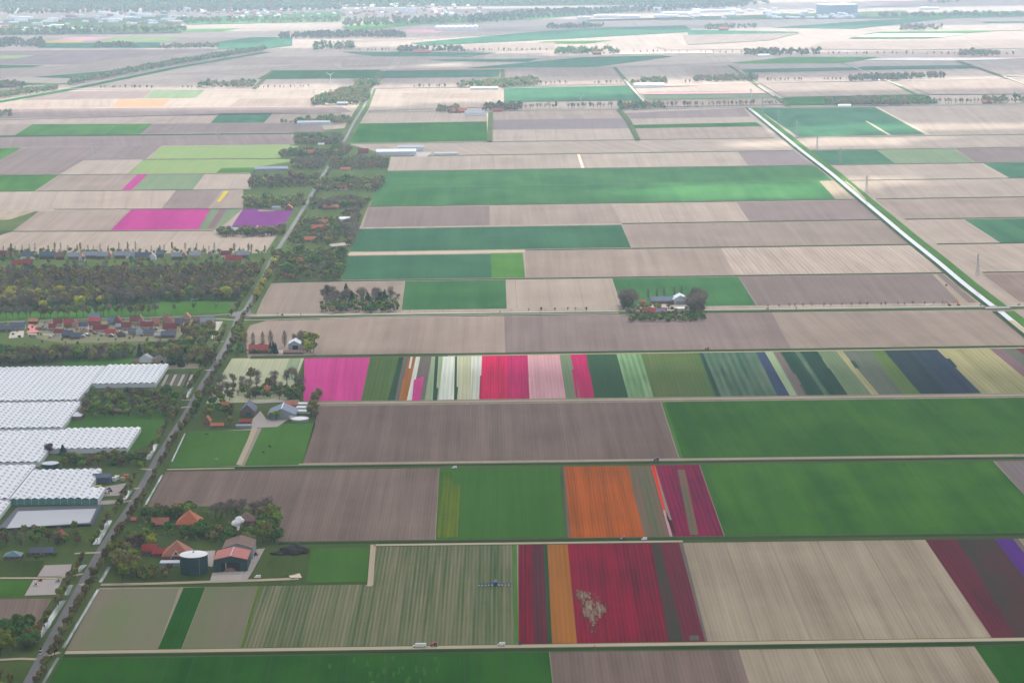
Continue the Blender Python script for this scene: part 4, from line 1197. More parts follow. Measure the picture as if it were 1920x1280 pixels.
# groves round the far farms
for q in ((370, 166, 476, 165, 476, 158, 372, 160), (584, 199, 690, 196, 694, 168, 640, 172, 586, 192), (664, 165, 712, 162, 712, 154, 664, 158), (856, 166, 945, 166, 1012, 160, 1010, 152, 860, 158), (820, 213, 862, 214, 862, 204, 820, 206),
          (905, 210, 978, 208, 978, 199, 905, 202), (1158, 208, 1248, 206, 1246, 197, 1160, 200), (1184, 160, 1250, 158, 1250, 152, 1184, 154), (1300, 156, 1420, 153, 1420, 147, 1302, 150), (1592, 155, 1770, 149, 1768, 142, 1594, 148),
          (1545, 200, 1742, 199, 1740, 190, 1548, 192), (1842, 196, 1960, 194, 1960, 186, 1842, 188), (746, 100, 872, 99, 860, 92, 750, 93), (1040, 104, 1162, 103, 1160, 95, 1042, 96), (1396, 106, 1536, 105, 1536, 98, 1398, 98),
          (1796, 108, 1878, 107, 1876, 100, 1800, 101), (1026, 56, 1132, 54, 1132, 50, 1028, 51), (1322, 58, 1416, 56, 1416, 51, 1324, 52), (1688, 59, 1778, 57, 1776, 52, 1690, 53), (298, 94, 412, 92, 410, 87, 300, 88), (-60, 222, 22, 221, 20, 212, -60, 214),
          (-60, 92, 85, 90, 80, 78, -60, 76), (520, 74, 768, 72, 740, 62, 530, 66), (585, 97, 664, 94, 660, 82, 590, 84), (180, 90, 260, 90, 260, 86, 180, 86), (-60, 172, 50, 166, 30, 158, -60, 160), (508, 235, 660, 233, 660, 226, 600, 228)):
    gp = 13 if q[1] > 120 else 19
    woods(None, 0, 'bare haze green haze', 9, 21 if q[1] > 120 else 24, 'woods', [t for t in scatter(q, gp) if math.sin(t.x * .021 + q[0]) + random.uniform(-.9, .9) > -.75])
woods((128, 162, 330, 124, 500, 96, 498, 92, 330, 117, 132, 155), 15, 'bare haze green', 15, 20, 'canal_woods')
woods((-60, 196, 110, 170, 106, 165, -60, 185), 13, 'haze green bare', 12, 17, 'canal_woods')
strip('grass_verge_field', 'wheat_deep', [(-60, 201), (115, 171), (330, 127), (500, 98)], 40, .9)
for q in ((-60, 30, 640, 22, 640, 14, -60, 16), (-60, 18, 640, 16, 700, -2, -60, -6), (640, 14, 1400, 10, 1440, 0, 1300, -8, 640, -8), (880, 48, 1050, 34, 1400, 16, 1400, 10, 1000, 24, 860, 36), (640, 54, 880, 44, 860, 34, 640, 40), (340, 46, 640, 44, 640, 38, 340, 40),
          (-60, 72, 350, 62, 340, 54, -60, 60), (1380, 12, 1440, 11, 1440, 5, 1380, 5), (1738, 10, 1800, 8, 1800, 4, 1740, 5), (1640, 36, 1960, 33, 1960, 29, 1650, 31)):
    woods(q, 62 if q[1] < 20 else 46, 'bare haze green haze spring', 20, 30, 'far_woods')
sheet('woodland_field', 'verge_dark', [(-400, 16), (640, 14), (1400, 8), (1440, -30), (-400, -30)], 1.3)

# ------------------------------------------------------------------ buildings
def at_front(px, py, d):
    """root of a building whose front foot stands at this place of the view"""
    p = G(px, py)
    return p + Vector((math.sin(LOT), math.cos(LOT), 0)) * (d / 2)


def gable_roof(w, d, he, hr, over=.5, t=.35):
    mb = MB()
    k = (hr - he) / (w / 2)
    for s in (-1, 1):
        x1, z1 = s * (w / 2 + over), he - k * over
        q = [(0, hr), (x1, z1), (x1, z1 + t), (0, hr + t)]
        n = len(mb.v)
        for y in (-d / 2 - over, d / 2 + over):
            mb.v += [(x, y, z + .05) for x, z in q]
        f = [(0, 1, 2, 3), (7, 6, 5, 4), (0, 4, 5, 1), (1, 5, 6, 2), (2, 6, 7, 3), (3, 7, 4, 0)]
        mb.f += [tuple(n + i for i in (g if s < 0 else g[::-1])) for g in f]
    return mb


def hip_roof(w, d, he, hr, ridge=.15, over=.6):
    mb = MB()
    a, b, r = w / 2 + over, d / 2 + over, d / 2 * ridge
    V = [(-a, -b, he), (a, -b, he), (a, b, he), (-a, b, he), (-a, -b, he + .3), (a, -b, he + .3), (a, b, he + .3), (-a, b, he + .3), (0, -r, hr), (0, r, hr)]
    mb.v = V
    mb.f = [(3, 2, 1, 0), (0, 1, 5, 4), (1, 2, 6, 5), (2, 3, 7, 6), (3, 0, 4, 7), (4, 5, 8), (5, 6, 9, 8), (6, 7, 9), (7, 4, 8, 9)]
    return mb


def building(name, label, cat, px, py, w, d, he, hr, wall, roof, ridge='x', style='gable', win=0, door=None, chim=False, group=None, extra=None, turn=0.0):
    """w: along the picture, d: into it.  ridge 'x' runs across, 'y' runs away from the camera"""
    root = empty(name, at_front(px, py, d), -LOT + turn)
    tag(root, label, cat, group)
    W, D = (w, d) if ridge == 'y' else (d, w)
    rot = 0.0 if ridge == 'y' else math.pi / 2
    Rm = Matrix.Rotation(rot, 4, 'Z')

    def put(n, mb, mat, parent=root, turn_it=True):
        me = mb.mesh(n)
        if turn_it and rot: me.transform(Rm)
        return link(n, me, M[mat], parent)
    if style == 'gable':
        put('wall', MB().gable(W, D, he, hr), wall)
        ro = put('roof', gable_roof(W, D, he, hr), roof)
    elif style == 'hip':
        put('wall', MB().box(-W / 2, W / 2, -D / 2, D / 2, 0, he), wall)
        ro = put('roof', hip_roof(W, D, he, hr), roof)
    else:
        put('wall', MB().box(-W / 2, W / 2, -D / 2, D / 2, 0, he), wall)
        ro = put('roof', MB().box(-W / 2 - .3, W / 2 + .3, -D / 2 - .3, D / 2 + .3, he + .02, he + .5), roof)
    if chim:
        put('chimney', MB().box(-.4, .4, D * .22 - .4, D * .22 + .4, hr - .8, hr + 1.1), 'brick_red', ro)
    if door:
        x0, x1, h = door[:3]
        dr = put('door', MB().box(x0 * w, x1 * w, -d / 2 - .12, -d / 2 + .05, .02, h), door[3] if len(door) > 3 else 'glass_dark', turn_it=False)
    for i in range(win):
        x = -w / 2 + w * (i + .7) / (win + .4)
        if door and door[0] * w - 1.2 < x < door[1] * w + 1.2: continue
        wi = put('window', MB().box(x - .7, x + .7, -d / 2 - .10, -d / 2 + .05, .9, 2.3), 'glass_dark', turn_it=False)
        put('sill', MB().box(x - .85, x + .85, -d / 2 - .22, -d / 2 - .02, .72, .86), 'paint_white', wi, turn_it=False)
    if extra: extra(root, put)
    return root


def tank(name, label, px, py, r, h, wall, lid, rise=.8, hoops=0, cap=False):
    root = empty(name, at_front(px, py, 2 * r))
    tag(root, label, 'tank')
    k = 40
    mb = MB()
    mb.tube((0, 0, 0), (0, 0, h), r, r, k)
    mb.build('wall', M[wall], root)
    mb = MB().tube((0, 0, h + .02), (0, 0, h + .3), r + .15, r + .15, k)
    mb.build('rim', M['steel'], root)
    mb = MB().tube((0, 0, h + .31), (0, 0, h + .31 + rise), r + .05, r * .08, k)
    lo = mb.build('lid', M[lid], root)
    if cap: MB().tube((0, 0, h + .3 + rise), (0, 0, h + 1.6 + rise), .9, .7, 12).build('vent_cap', M['steel'], lo)
    for i in range(hoops):
        z = h * (i + 1) / (hoops + 1)
        MB().tube((0, 0, z - .09), (0, 0, z + .09), r + .10, r + .10, k).build('hoop', M[wall], root)
    mb = MB()
    for s in (-.25, .25):
        mb.tube((s + r * .5, -r * .87 - .3, 0), (s + r * .5, -r * .87 - .3, h + .8), .04, .04, 5)
    for i in range(int(h / .6)):
        mb.tube((-.25 + r * .5, -r * .87 - .3, .4 + .6 * i), (.25 + r * .5, -r * .87 - .3, .4 + .6 * i), .03, .03, 4)
    mb.build('ladder', M['steel'], root)
    return root


# the farm with the green tank ---------------------------------------------------------------
tank('slurry_tank', 'big dark green round tank with pale domed cover in front of the pyramid barn', 361, 1079, 12.2, 16.0, 'wall_green', 'cover_white', 1.6, 6, True)


def barn_mouth(root, put):
    # the open front: near-black panel painted as inside shade, posts and the heap
    w, d = 29.0, 30.0
    MB().box(-8.5, 8.0, -d / 2 - .25, -d / 2 - .04, .05, 8.2).build('opening_shade', M['shadow_inside'], root)
    for x0, x1 in ((-14.4, -8.5), (8.0, 14.4)):
        MB().box(x0, x1, -d / 2 - .5, -d / 2 - .05, .02, 10.2).build('door_panel', M['wall_green'], root)
    MB().box(-4.6, -3.8, -d / 2 - .4, -d / 2 - .26, .02, 8.0).build('post', M['wall_grey'], root)
    mb = MB()
    for i in range(9):
        a = math.pi * i / 8
        mb.v.append((-.5 - 6.5 * math.cos(a), -d / 2 - .3, .02))
    n = len(mb.v)
    mb.v += [(-.5, -d / 2 - .5, 3.8), (-3, -d / 2 - .45, 3.0), (2.2, -d / 2 - .45, 3.1), (-7, -d / 2 - .8, .05), (6, -d / 2 - .8, .05), (-.5, -d / 2 - 2.2, .05)]
    mb.f = [(n + 3, n + 5, n + 1), (n + 5, n, n + 1), (n + 5, n + 2, n), (n + 5, n + 4, n + 2)]
    mb.v = mb.v
    mb.build('heap', M['spoil'], root)
    mb = MB()
    k = (14.0 - 10.8) / 14.5
    for i in range(7):
        for s in (-1, 1):
            y = -14 + i * 4.6
            mb.box(-.06, .06, 0, 0, 0, 0) if False else None
    MB().box(-.35, .35, -d / 2 - .4, d / 2 + .4, 14.42, 14.62).build('ridge_cap', M['roof_pale'], root)


building('barn', 'large dark green barn with rose-red roof and open front', 'barn', 433, 1071, 29, 30, 10.8, 14.0, 'wall_green', 'roof_rose', 'y', extra=barn_mouth)
building('barn', 'brown-roofed older barn directly behind the open-fronted one', 'barn', 446, 1049, 27, 30, 10.2, 14.8, 'wall_grey', 'roof_brown', 'y')
building('farmhouse', 'terracotta pyramid-roofed farmhouse with white gable trim behind the green tank', 'farmhouse', 330, 1052, 25, 22, 4.5, 16.5, 'brick_red', 'roof_terracotta', 'y', 'hip', win=4,
         extra=lambda r, put: (MB().face((-4.2, -11.75, 3.2), (4.2, -11.75, 3.2), (0, -8.9, 9.2)).build('gable_window', M['wall_green'], r), MB().tube((-4.4, -11.9, 3.2), (0, -9.0, 9.5), .28, .28, 5).build('gable_trim', M['paint_white'], r),
                               MB().tube((4.4, -11.9, 3.2), (0, -9.0, 9.5), .28, .28, 5).build('gable_trim', M['paint_white'], r)))
building('farmhouse', 'red-roofed low house beside the yellow-green tree', 'house', 280, 1041, 13, 9, 4.5, 9.5, 'brick_brown', 'roof_red', 'x', win=3, chim=True)
building('farmhouse', 'small red-roofed wing against the pyramid-roofed farmhouse', 'house', 297, 1044, 11, 8, 3.2, 7.0, 'brick_brown', 'roof_red', 'x', win=2)
building('barn', 'orange pyramid-roofed barn among trees behind the tank farm', 'barn', 353, 990, 23, 22, 3.6, 14.5, 'brick_red', 'roof_orange', 'y', 'hip')
building('farmhouse', 'long orange-roofed house beside the orange pyramid barn', 'house', 300, 990, 16, 9, 4.0, 9.0, 'brick_brown', 'roof_terracotta', 'x', win=4, chim=True)
building('barn', 'brown-red barn roof at the wooded corner of the tank farm', 'barn', 461, 985, 17, 16, 4.0, 11.0, 'brick_brown', 'roof_brown', 'y', 'hip')
building('shed', 'small pink-roofed shed beside the road behind the hedge', 'shed', 246, 980, 9, 6, 2.8, 4.8, 'brick_brown', 'roof_rose', 'x')
building('shed', 'flat grey shed between the red farmhouse and the tank', 'shed', 318, 1062, 17, 9, 3.2, 3.6, 'wall_grey', 'roof_pale', 'x', 'flat')
sheet('yard_path', 'paving', [(398, 1073), (458, 1070), (452, 1086), (394, 1088)], .55)
sheet('yard_path', 'paving', [(472, 1030), (497, 1027), (474, 1070), (462, 1088), (448, 1088), (466, 1060)], .5)
sheet('yard_path', 'paving', [(370, 1033), (404, 1031), (398, 1062), (378, 1058)], .5)
for q, mt in (((505, 1041, 570, 1036, 578, 1040, 556, 1076, 518, 1082, 500, 1060), 'verge'), ((583, 1027, 692, 1025, 688, 1090, 574, 1092), 'pasture'), ((540, 1076, 562, 1074, 566, 1082, 546, 1085), 'sand_path')):
    field(mt, *q, z=.45)


def heap(name, label, px, py, L, D, h, mat):
    """rough mound of loose material"""
    bm = bmesh.new()
    bmesh.ops.create_icosphere(bm, subdivisions=3, radius=1.0)
    for v in bm.verts:
        n = 1 + .22 * math.sin(v.co.x * 5 + 1) * math.sin(v.co.y * 4) + random.uniform(-.08, .08)
        v.co = Vector((v.co.x * L / 2 * n, v.co.y * D / 2 * n, max(-.2, v.co.z * h * n)))
    me = bpy.data.meshes.new(name)
    bm.to_mesh(me)
    bm.free()
    o = link(name, me, M[mat])
    o.location = G(px, py)
    o.rotation_euler[2] = -LOT
    return tag(o, label, 'heap')


heap('dung_heap', 'tall dark heap on the rough ground beside the rose-roofed barn', 552, 1034, 26, 26, 6.5, 'dung')
heap('dung_heap', 'low dark heap between the concrete yard and the tall dark heap', 525, 1038, 18, 14, 2.5, 'dung')

# steam drifting up from the vent pipe of the brown barn
bm = bmesh.new()
for (x, y, z, r_) in ((0, 0, 21.5, 2.6), (1.6, .4, 22.4, 2.4), (-1.7, -.2, 20.6, 2.2), (.6, .5, 23.8, 2.2), (-.6, .2, 19.4, 1.8), (.2, 0, 17.6, 1.0), (.15, 0, 16.4, .85), (.1, 0, 15.4, .8)):
    g_ = bmesh.ops.create_icosphere(bm, subdivisions=2, radius=r_)
    for v in g_['verts']: v.co = v.co * random.uniform(.88, 1.12) + Vector((x, y, z))
me = bpy.data.meshes.new('steam_plume')
bm.to_mesh(me)
bm.free()
st = link('steam_plume', me, plain('steam', C(.9, .9, .9), 1.0, .03, .3))
st.location = at_front(444, 1036, 30)
st.scale = (1.5, 1.5, 1.16)
tag(st, 'round white puff of steam above the brown barn roof', 'steam')
# the blue-roofed farm beside the cream tulips
building('barn', 'steep slate-blue barn with teal door facing the farm lane', 'barn', 464, 780, 17, 28, 5.0, 13.0, 'brick_brown', 'roof_slate', 'y', door=(-.12, .28, 4.6, 'door_teal'))
building('barn', 'wide slate-blue barn with a pale ridge behind the round tree', 'barn', 528, 786, 31, 34, 5.2, 12.0, 'wall_grey', 'roof_blue', 'y', door=(.28, .42, 4.2, 'paint_white'), extra=lambda r, put: MB().box(-.5, .5, -17.5, 17.5, 12.3, 12.75).build('ridge_cap', M['paint_white'], r))
building('shed', 'orange-roofed shed beyond the wide blue barn', 'shed', 546, 764, 13, 10, 3.2, 6.5, 'brick_red', 'roof_orange', 'x')
tank('manure_tank', 'low white-covered round tank at the pasture edge', 561, 792, 10.0, 2.6, 'wall_grey', 'cover_white', .9, 0)
for i in range(3):
    building('crate_stack', ('nearest', 'middle', 'farthest')[i] + ' of three white covered stacks beside the wide blue barn', 'stack', 568 + i * 2.2, 775 - i * 7, 17, 9, 2.4, 3.2, 'cover_white', 'cover_white', 'x', group='white stacks by the blue barn')
building('farmhouse', 'red farmhouse gable with white trim by the road corner', 'house', 388, 797, 7.5, 12, 4.2, 9.5, 'brick_red', 'roof_orange', 'y', win=2, chim=True)
building('shed', 'low orange-red roof in front of the farm trees', 'shed', 407, 802, 14, 7, 2.6, 5.0, 'brick_brown', 'roof_orange', 'x', win=3)
building('shed', 'long red-roofed shed at the head of the farm lane', 'shed', 460, 795, 13, 7, 2.8, 5.2, 'brick_brown', 'roof_red', 'x', win=3)
building('shed', 'long grey-blue lean-to below the red-roofed shed', 'shed', 457, 802, 17, 6, 2.5, 3.4, 'wall_grey', 'roof_grey', 'x')
building('farmhouse', 'orange roof half hidden behind bare trees and cream tulips', 'house', 490, 741, 20, 12, 4.0, 9.5, 'brick_red', 'roof_orange', 'x', win=4, chim=True)
building('shed', 'small orange roof among the green trees near the road', 'shed', 421, 764, 9, 7, 3.0, 6.0, 'brick_red', 'roof_orange', 'x')
sheet('yard_path', 'paving', [(474, 785), (488, 770), (500, 786), (540, 786), (520, 800), (470, 802)], .5)
sheet('yard_path', 'paving', [(466, 752), (500, 752), (560, 748), (562, 752), (480, 756)], .5)
# the farm by the junction
building('barn', 'red-roofed barn behind the thick hedge near the junction', 'barn', 486, 663, 27, 14, 4.5, 10.5, 'brick_brown', 'roof_red', 'x', win=4)
building('shed', 'pale silver shed with dark open door near the junction', 'shed', 552, 656, 16, 22, 7.5, 12.0, 'wall_grey', 'roof_pale', 'y', door=(-.15, .3, 6.0, 'shadow_inside'))  # door panel painted near-black for the shade inside
building('shed', 'low brown-red roof in front of the silver shed', 'shed', 550, 664, 26, 8, 2.6, 4.6, 'brick_brown', 'roof_brown', 'x')
sheet('yard_path', 'paving', [(522, 656), (572, 654), (574, 660), (524, 662)], .5)
# the lone farm on the cross road
building('farmhouse', 'long red-roofed farmhouse with blue solar panels in the lone farm', 'farmhouse', 1228, 591, 33, 12, 4.0, 9.5, 'brick_red', 'roof_red', 'x', win=6, chim=True,
         extra=lambda r, put: [MB().face((1.5 + i * 3.4, -5.2, 5.15), (4.6 + i * 3.4, -5.2, 5.15), (4.6 + i * 3.4, -1.6, 8.62), (1.5 + i * 3.4, -1.6, 8.62)).build('solar_panel', M['solar'], r) for i in range(4)])
building('barn', 'pale grey-white gabled barn in the lone farm', 'barn', 1276, 571, 21, 24, 7.5, 13.0, 'roof_pale', 'roof_pale', 'y', door=(-.3, .4, 5.0, 'wall_grey'))
building('barn', 'blue-roofed barn with red brick gable in the lone farm', 'barn', 1242, 570, 33, 14, 4.5, 9.5, 'brick_red', 'roof_blue', 'x', win=3)
building('shed', 'small orange-roofed house at the soil side of the lone farm', 'shed', 1205, 570, 10, 7, 3.0, 6.0, 'brick_tan', 'roof_orange', 'x')
building('shed', 'low cream shed beside the large bare tree of the lone farm', 'shed', 1277, 582, 18, 7, 2.6, 3.6, 'brick_tan', 'roof_pale', 'x')
sheet('yard_path', 'paving', [(1196, 571), (1290, 569), (1290, 576), (1198, 578)], .5)
# farms up the road
for a in (('farmhouse', 'orange-roofed house in the dense green garden beyond the junction', 'house', 560, 494, 14, 10, 4, 9, 'brick_red', 'roof_orange', 'x'), ('farmhouse', 'pink-red house at the near edge of the dense garden beyond the junction', 'house', 543, 521, 14, 10, 4, 8.5, 'brick_red', 'roof_rose', 'x'),
          ('farmhouse', 'nearest orange roof in the garden above the dense trees', 'house', 582, 454, 20, 11, 4, 9, 'brick_tan', 'roof_orange', 'x'), ('farmhouse', 'long orange roof in the middle of the roadside gardens', 'house', 598, 433, 34, 13, 4, 10, 'brick_red', 'roof_orange', 'x'),
          ('barn', 'brown-orange barn just behind the long orange roof', 'barn', 601, 422, 26, 14, 4, 9, 'brick_brown', 'roof_terracotta', 'x'), ('shed', 'pale blue-white shed behind the roadside gardens', 'shed', 646, 418, 22, 16, 7, 10, 'render_white', 'roof_pale', 'x'),
          ('farmhouse', 'long red-roofed farmhouse under bare trees above grey soil', 'house', 620, 393, 30, 12, 4, 9, 'brick_red', 'roof_terracotta', 'x'), ('barn', 'red-roofed barn beside the twin wheat strips', 'barn', 637, 357, 29, 13, 4, 9.5, 'render_white', 'roof_red', 'x'),
          ('barn', 'grey barn roof half hidden in trees below the purple tulips', 'barn', 447, 438, 48, 18, 5, 10, 'render_white', 'roof_grey', 'x'), ('farmhouse', 'orange steep gable beside the grey barn below purple tulips', 'house', 481, 438, 16, 16, 4, 13, 'render_white', 'roof_orange', 'y'),
          ('farmhouse', 'orange gabled house above the purple tulips', 'house', 541, 394, 15, 12, 4, 10, 'brick_red', 'roof_orange', 'y'), ('shed', 'white and blue shed above the purple tulips', 'shed', 518, 393, 16, 9, 4, 6, 'render_white', 'roof_blue', 'x'),
          ('barn', 'orange roof deep in the trees above the purple tulips', 'barn', 520, 377, 14, 10, 4, 8, 'brick_red', 'roof_orange', 'x'), ('shed', 'very long slate-blue shed beside the lime field', 'shed', 508, 321, 72, 22, 5, 9, 'wall_grey', 'roof_blue', 'x'),
          ('farmhouse', 'bright orange roof beside the lime field', 'house', 578, 291, 25, 14, 3.5, 11, 'brick_red', 'roof_orange', 'x'), ('farmhouse', 'dark red house beside the long pale sheds', 'house', 681, 288, 24, 12, 4, 11, 'brick_brown', 'roof_maroon', 'x'),
          ('shed', 'long pale blue shed, nearer of the two beside the tan field', 'shed', 743, 292, 90, 24, 9, 14, 'roof_pale', 'roof_pale', 'x'), ('shed', 'second pale blue shed peeping behind the long one', 'shed', 770, 284, 60, 18, 9, 13, 'roof_pale', 'roof_grey', 'x'),
          ('shed', 'low grey shed in the open yard beyond the long pale sheds', 'shed', 836, 291, 52, 14, 4, 6, 'render_white', 'roof_grey', 'x'), ('farmhouse', 'red house with white front in the screen below the pale sheds', 'house', 697, 314, 13, 10, 4, 9, 'render_white', 'roof_red', 'x'),
          ('farmhouse', 'low orange roof beside the road below the pale sheds', 'house', 648, 320, 22, 9, 3.5, 7, 'brick_tan', 'roof_orange', 'x'), ('shed', 'long pale shed beside the road above the dark grove', 'shed', 588, 235, 84, 20, 7, 11, 'roof_pale', 'roof_grey', 'x'),
          ('farmhouse', 'small orange roof in the dark grove up the road', 'house', 616, 270, 16, 10, 4, 8, 'brick_red', 'roof_orange', 'x'), ('shed', 'white low shed in the dark grove up the road', 'shed', 602, 272, 14, 8, 3, 4, 'cover_white', 'cover_white', 'x'),
          ('barn', 'wide blue-roofed barn with pale front before the avenue', 'barn', 890, 218, 52, 26, 8, 14, 'render_white', 'roof_blue', 'x'), ('farmhouse', 'orange-red roofs behind the wide blue barn', 'house', 858, 212, 50, 16, 5, 13, 'brick_red', 'roof_orange', 'x'),
          ('farmhouse', 'red roof beside the track at the tight avenue', 'house', 933, 210, 26, 12, 4, 9, 'brick_red', 'roof_red', 'x'), ('shed', 'pale long shed before the far grove with poplars', 'shed', 908, 169, 84, 20, 6, 10, 'render_white', 'roof_grey', 'x'),
          ('shed', 'white greenhouse-like shed beside the straight far ditch', 'shed', 1218, 165, 88, 26, 10, 14, 'cover_white', 'cover_white', 'x'), ('farmhouse', 'white-fronted house in the grove at the tight avenue', 'house', 1192, 206, 20, 12, 5, 9, 'render_white', 'roof_slate', 'x'),
          ('shed', 'blue-grey shed in the grove under the wind turbine', 'shed', 642, 198, 30, 16, 6, 10, 'wall_grey', 'roof_blue', 'x'), ('farmhouse', 'orange roof in the grove beside the turbine road', 'house', 680, 163, 22, 14, 5, 12, 'brick_red', 'roof_orange', 'x'),
          ('farmhouse', 'pink-orange long roof in a far grove', 'house', 790, 101, 66, 18, 6, 14, 'brick_red', 'roof_rose', 'x'), ('farmhouse', 'orange roof in the far grove beside the red tulip stripe', 'house', 1120, 103, 30, 16, 6, 13, 'brick_red', 'roof_terracotta', 'x'),
          ('shed', 'white shed in the far grove beside the green strip', 'shed', 1432, 107, 40, 16, 6, 10, 'cover_white', 'roof_pale', 'x'), ('farmhouse', 'orange roof in the farthest grove before white fields', 'house', 1357, 58, 40, 18, 8, 16, 'brick_red', 'roof_orange', 'x'),
          ('farmhouse', 'white house in the large grove beyond the canal', 'house', 1627, 155, 24, 12, 6, 10, 'render_white', 'roof_slate', 'x'), ('shed', 'white shed roof beside the large grove beyond the canal', 'shed', 1648, 153, 20, 12, 4, 7, 'cover_white', 'roof_pale', 'x'),
          ('shed', 'white low shed in the grove at the head of the pylon field', 'shed', 1584, 201, 34, 14, 4, 7, 'cover_white', 'roof_pale', 'x'), ('farmhouse', 'pink house in the last grove of the tight avenue', 'house', 1852, 195, 26, 12, 5, 10, 'brick_red', 'roof_rose', 'x')):
    building(*a)
sheet('yard_path', 'paving', [(778, 286), (810, 285), (800, 294), (776, 294)], .5)
sheet('yard_path', 'paving', [(616, 458), (650, 454), (658, 459), (622, 462)], .5)

# ------------------------------------------------------------------ the village: red roofs below the cross road, grey roofs above the wood
VILL = (  # px, py, w, d, he, hr, wall, roof, ridge, label
    (6, 623, 22, 9, 4, 8, 'brick_brown', 'roof_slate', 'x', 'slate-roofed house at the very edge of the red-roofed village'),
    (33, 618, 19, 10, 4, 8.5, 'wall_grey', 'roof_slate', 'x', 'blue-grey roofed hall before the pink yard in the village'),
    (88, 618, 9, 10, 5, 9.5, 'render_white', 'roof_maroon', 'y', 'white gabled house with dark red roof at the start of the village row'),
    (98, 621, 9, 8, 5, 9, 'brick_tan', 'roof_maroon', 'x', 'dark red roof against the white gabled house'),
    (128, 614, 11, 10, 5, 10, 'brick_red', 'roof_red', 'x', 'brightest red roof in the village'),
    (140, 614, 8, 10, 5, 9.5, 'brick_tan', 'roof_maroon', 'y', 'tan gabled house beside the brightest red roof'),
    (126, 634, 13, 10, 4, 9, 'brick_brown', 'roof_slate', 'x', 'steep slate roof in front of the brightest red roof'),
    (141, 636, 12, 9, 3.5, 7.5, 'brick_brown', 'roof_slate', 'x', 'lower slate roof next to the steep slate one'),
    (176, 611, 16, 12, 6, 10, 'brick_red', 'roof_red', 'x', 'wide red roof with a blue roof standing behind it'),
    (177, 603, 15, 10, 6, 9.5, 'brick_red', 'roof_blue', 'x', 'blue roof behind the wide red roof'),
    (188, 624, 19, 10, 4.5, 9.5, 'brick_tan', 'roof_maroon', 'x', 'dark red roof with tan gable in front of the wide red roof'),
    (208, 609, 9, 9, 5, 9, 'wall_grey', 'roof_blue', 'x', 'small blue-grey roof in mid village'),
    (220, 609, 10, 11, 5, 11, 'brick_red', 'roof_maroon', 'y', 'red roof with white ridge light in mid village'),
    (236, 620, 12, 10, 4.5, 10, 'brick_tan', 'roof_maroon', 'x', 'dark red roof with bright tan gable in mid village'),
    (222, 618, 8, 8, 4, 7, 'wall_grey', 'roof_grey', 'x', 'pale grey lean roof below the red roofs'),
    (252, 609, 12, 10, 5, 9.5, 'brick_tan', 'roof_maroon', 'x', 'dark red roof beside a pointed tan gable'),
    (262, 606, 8, 10, 5, 11, 'brick_tan', 'roof_brown', 'y', 'pointed tan gable behind the dark red roofs'),
    (275, 618, 16, 10, 4.5, 9.5, 'brick_tan', 'roof_maroon', 'x', 'dark red roof with roof light, second from the stepped gables'),
    (248, 628, 10, 9, 3.8, 7.5, 'brick_tan', 'roof_slate', 'x', 'small dark roof at the near edge of the village, outer one'),
    (279, 630, 14, 9, 4, 8, 'brick_tan', 'roof_slate', 'x', 'dark blue roof over pale walls at the near edge of the village'),
    (296, 634, 9, 8, 3.5, 6, 'brick_tan', 'roof_grey', 'x', 'pale low house under the dark blue roof'),
    (308, 606, 6, 12, 5, 12, 'brick_tan', 'roof_maroon', 'y', 'first of three stepped tan gables in the village'),
    (314, 609, 6, 12, 5, 11.5, 'brick_tan', 'roof_maroon', 'y', 'middle of three stepped tan gables in the village'),
    (320, 612, 6, 12, 5, 11, 'brick_tan', 'roof_maroon', 'y', 'last of three stepped tan gables in the village'),
    (318, 623, 18, 11, 5, 10.5, 'brick_tan', 'roof_maroon', 'x', 'large dark red roof in front of the stepped gables'),
    (315, 634, 18, 10, 4, 8, 'brick_brown', 'roof_slate', 'x', 'slate roof with white skylights at the village corner'),
    (350, 602, 10, 10, 4.5, 10, 'brick_tan', 'roof_terracotta', 'y', 'tan gabled house by the cross road towards the junction'),
    (372, 606, 14, 9, 4, 8, 'brick_brown', 'roof_brown', 'x', 'brown-roofed house nearest the junction but one'),
    (388, 610, 18, 10, 4, 9.5, 'wall_grey', 'roof_grey', 'x', 'grey-roofed house nearest the junction'),
    (108, 612, 11, 9, 4.5, 9, 'brick_tan', 'roof_maroon', 'x', 'dark red roof standing between the white gable and the brightest red roof'),
    (156, 618, 12, 9, 4.5, 9, 'render_white', 'roof_slate', 'x', 'slate roof over white walls beside the wide red roof'),
    (158, 628, 10, 9, 4, 8, 'brick_tan', 'roof_maroon', 'y', 'small dark red gable before the white-walled slate roof'),
    (206, 630, 12, 9, 4, 8, 'brick_tan', 'roof_red', 'x', 'red roof at the near edge of mid village'),
    (228, 632, 10, 8, 4, 7.5, 'brick_brown', 'roof_slate', 'y', 'slate gable at the near edge of mid village'),
    (262, 630, 9, 8, 4, 7.5, 'render_white', 'roof_grey', 'x', 'pale grey roof between two dark roofs at the near edge'),
    (292, 612, 10, 9, 4.5, 9, 'brick_tan', 'roof_terracotta', 'x', 'terracotta roof just before the stepped gables'),
    (336, 612, 11, 9, 4.5, 9, 'brick_tan', 'roof_slate', 'x', 'slate roof between the stepped gables and the junction'),
    (110, 630, 12, 9, 4, 8, 'render_white', 'roof_maroon', 'x', 'dark red roof over white walls at the near village edge'),
    (62, 608, 12, 9, 4, 7, 'brick_brown', 'roof_terracotta', 'x', 'low brown house behind the pink yard in the village'))
for x, y, w_, d_, he, hr, wa, ro, ri, lab in VILL:
    building('house', lab, 'house', x, y, w_ * 1.05, d_, he * 1.1, hr * 1.1, wa, ro, ri, win=3 if w_ > 8 else 2, chim=True, group='houses of the red-roofed village')
rs = random.Random(3)
SHED_WALL = ('render_white', 'brick_tan', 'brick_brown', 'wall_grey')
SHED_ROOF = ('roof_pale', 'roof_slate', 'roof_grey', 'roof_terracotta', 'roof_maroon')
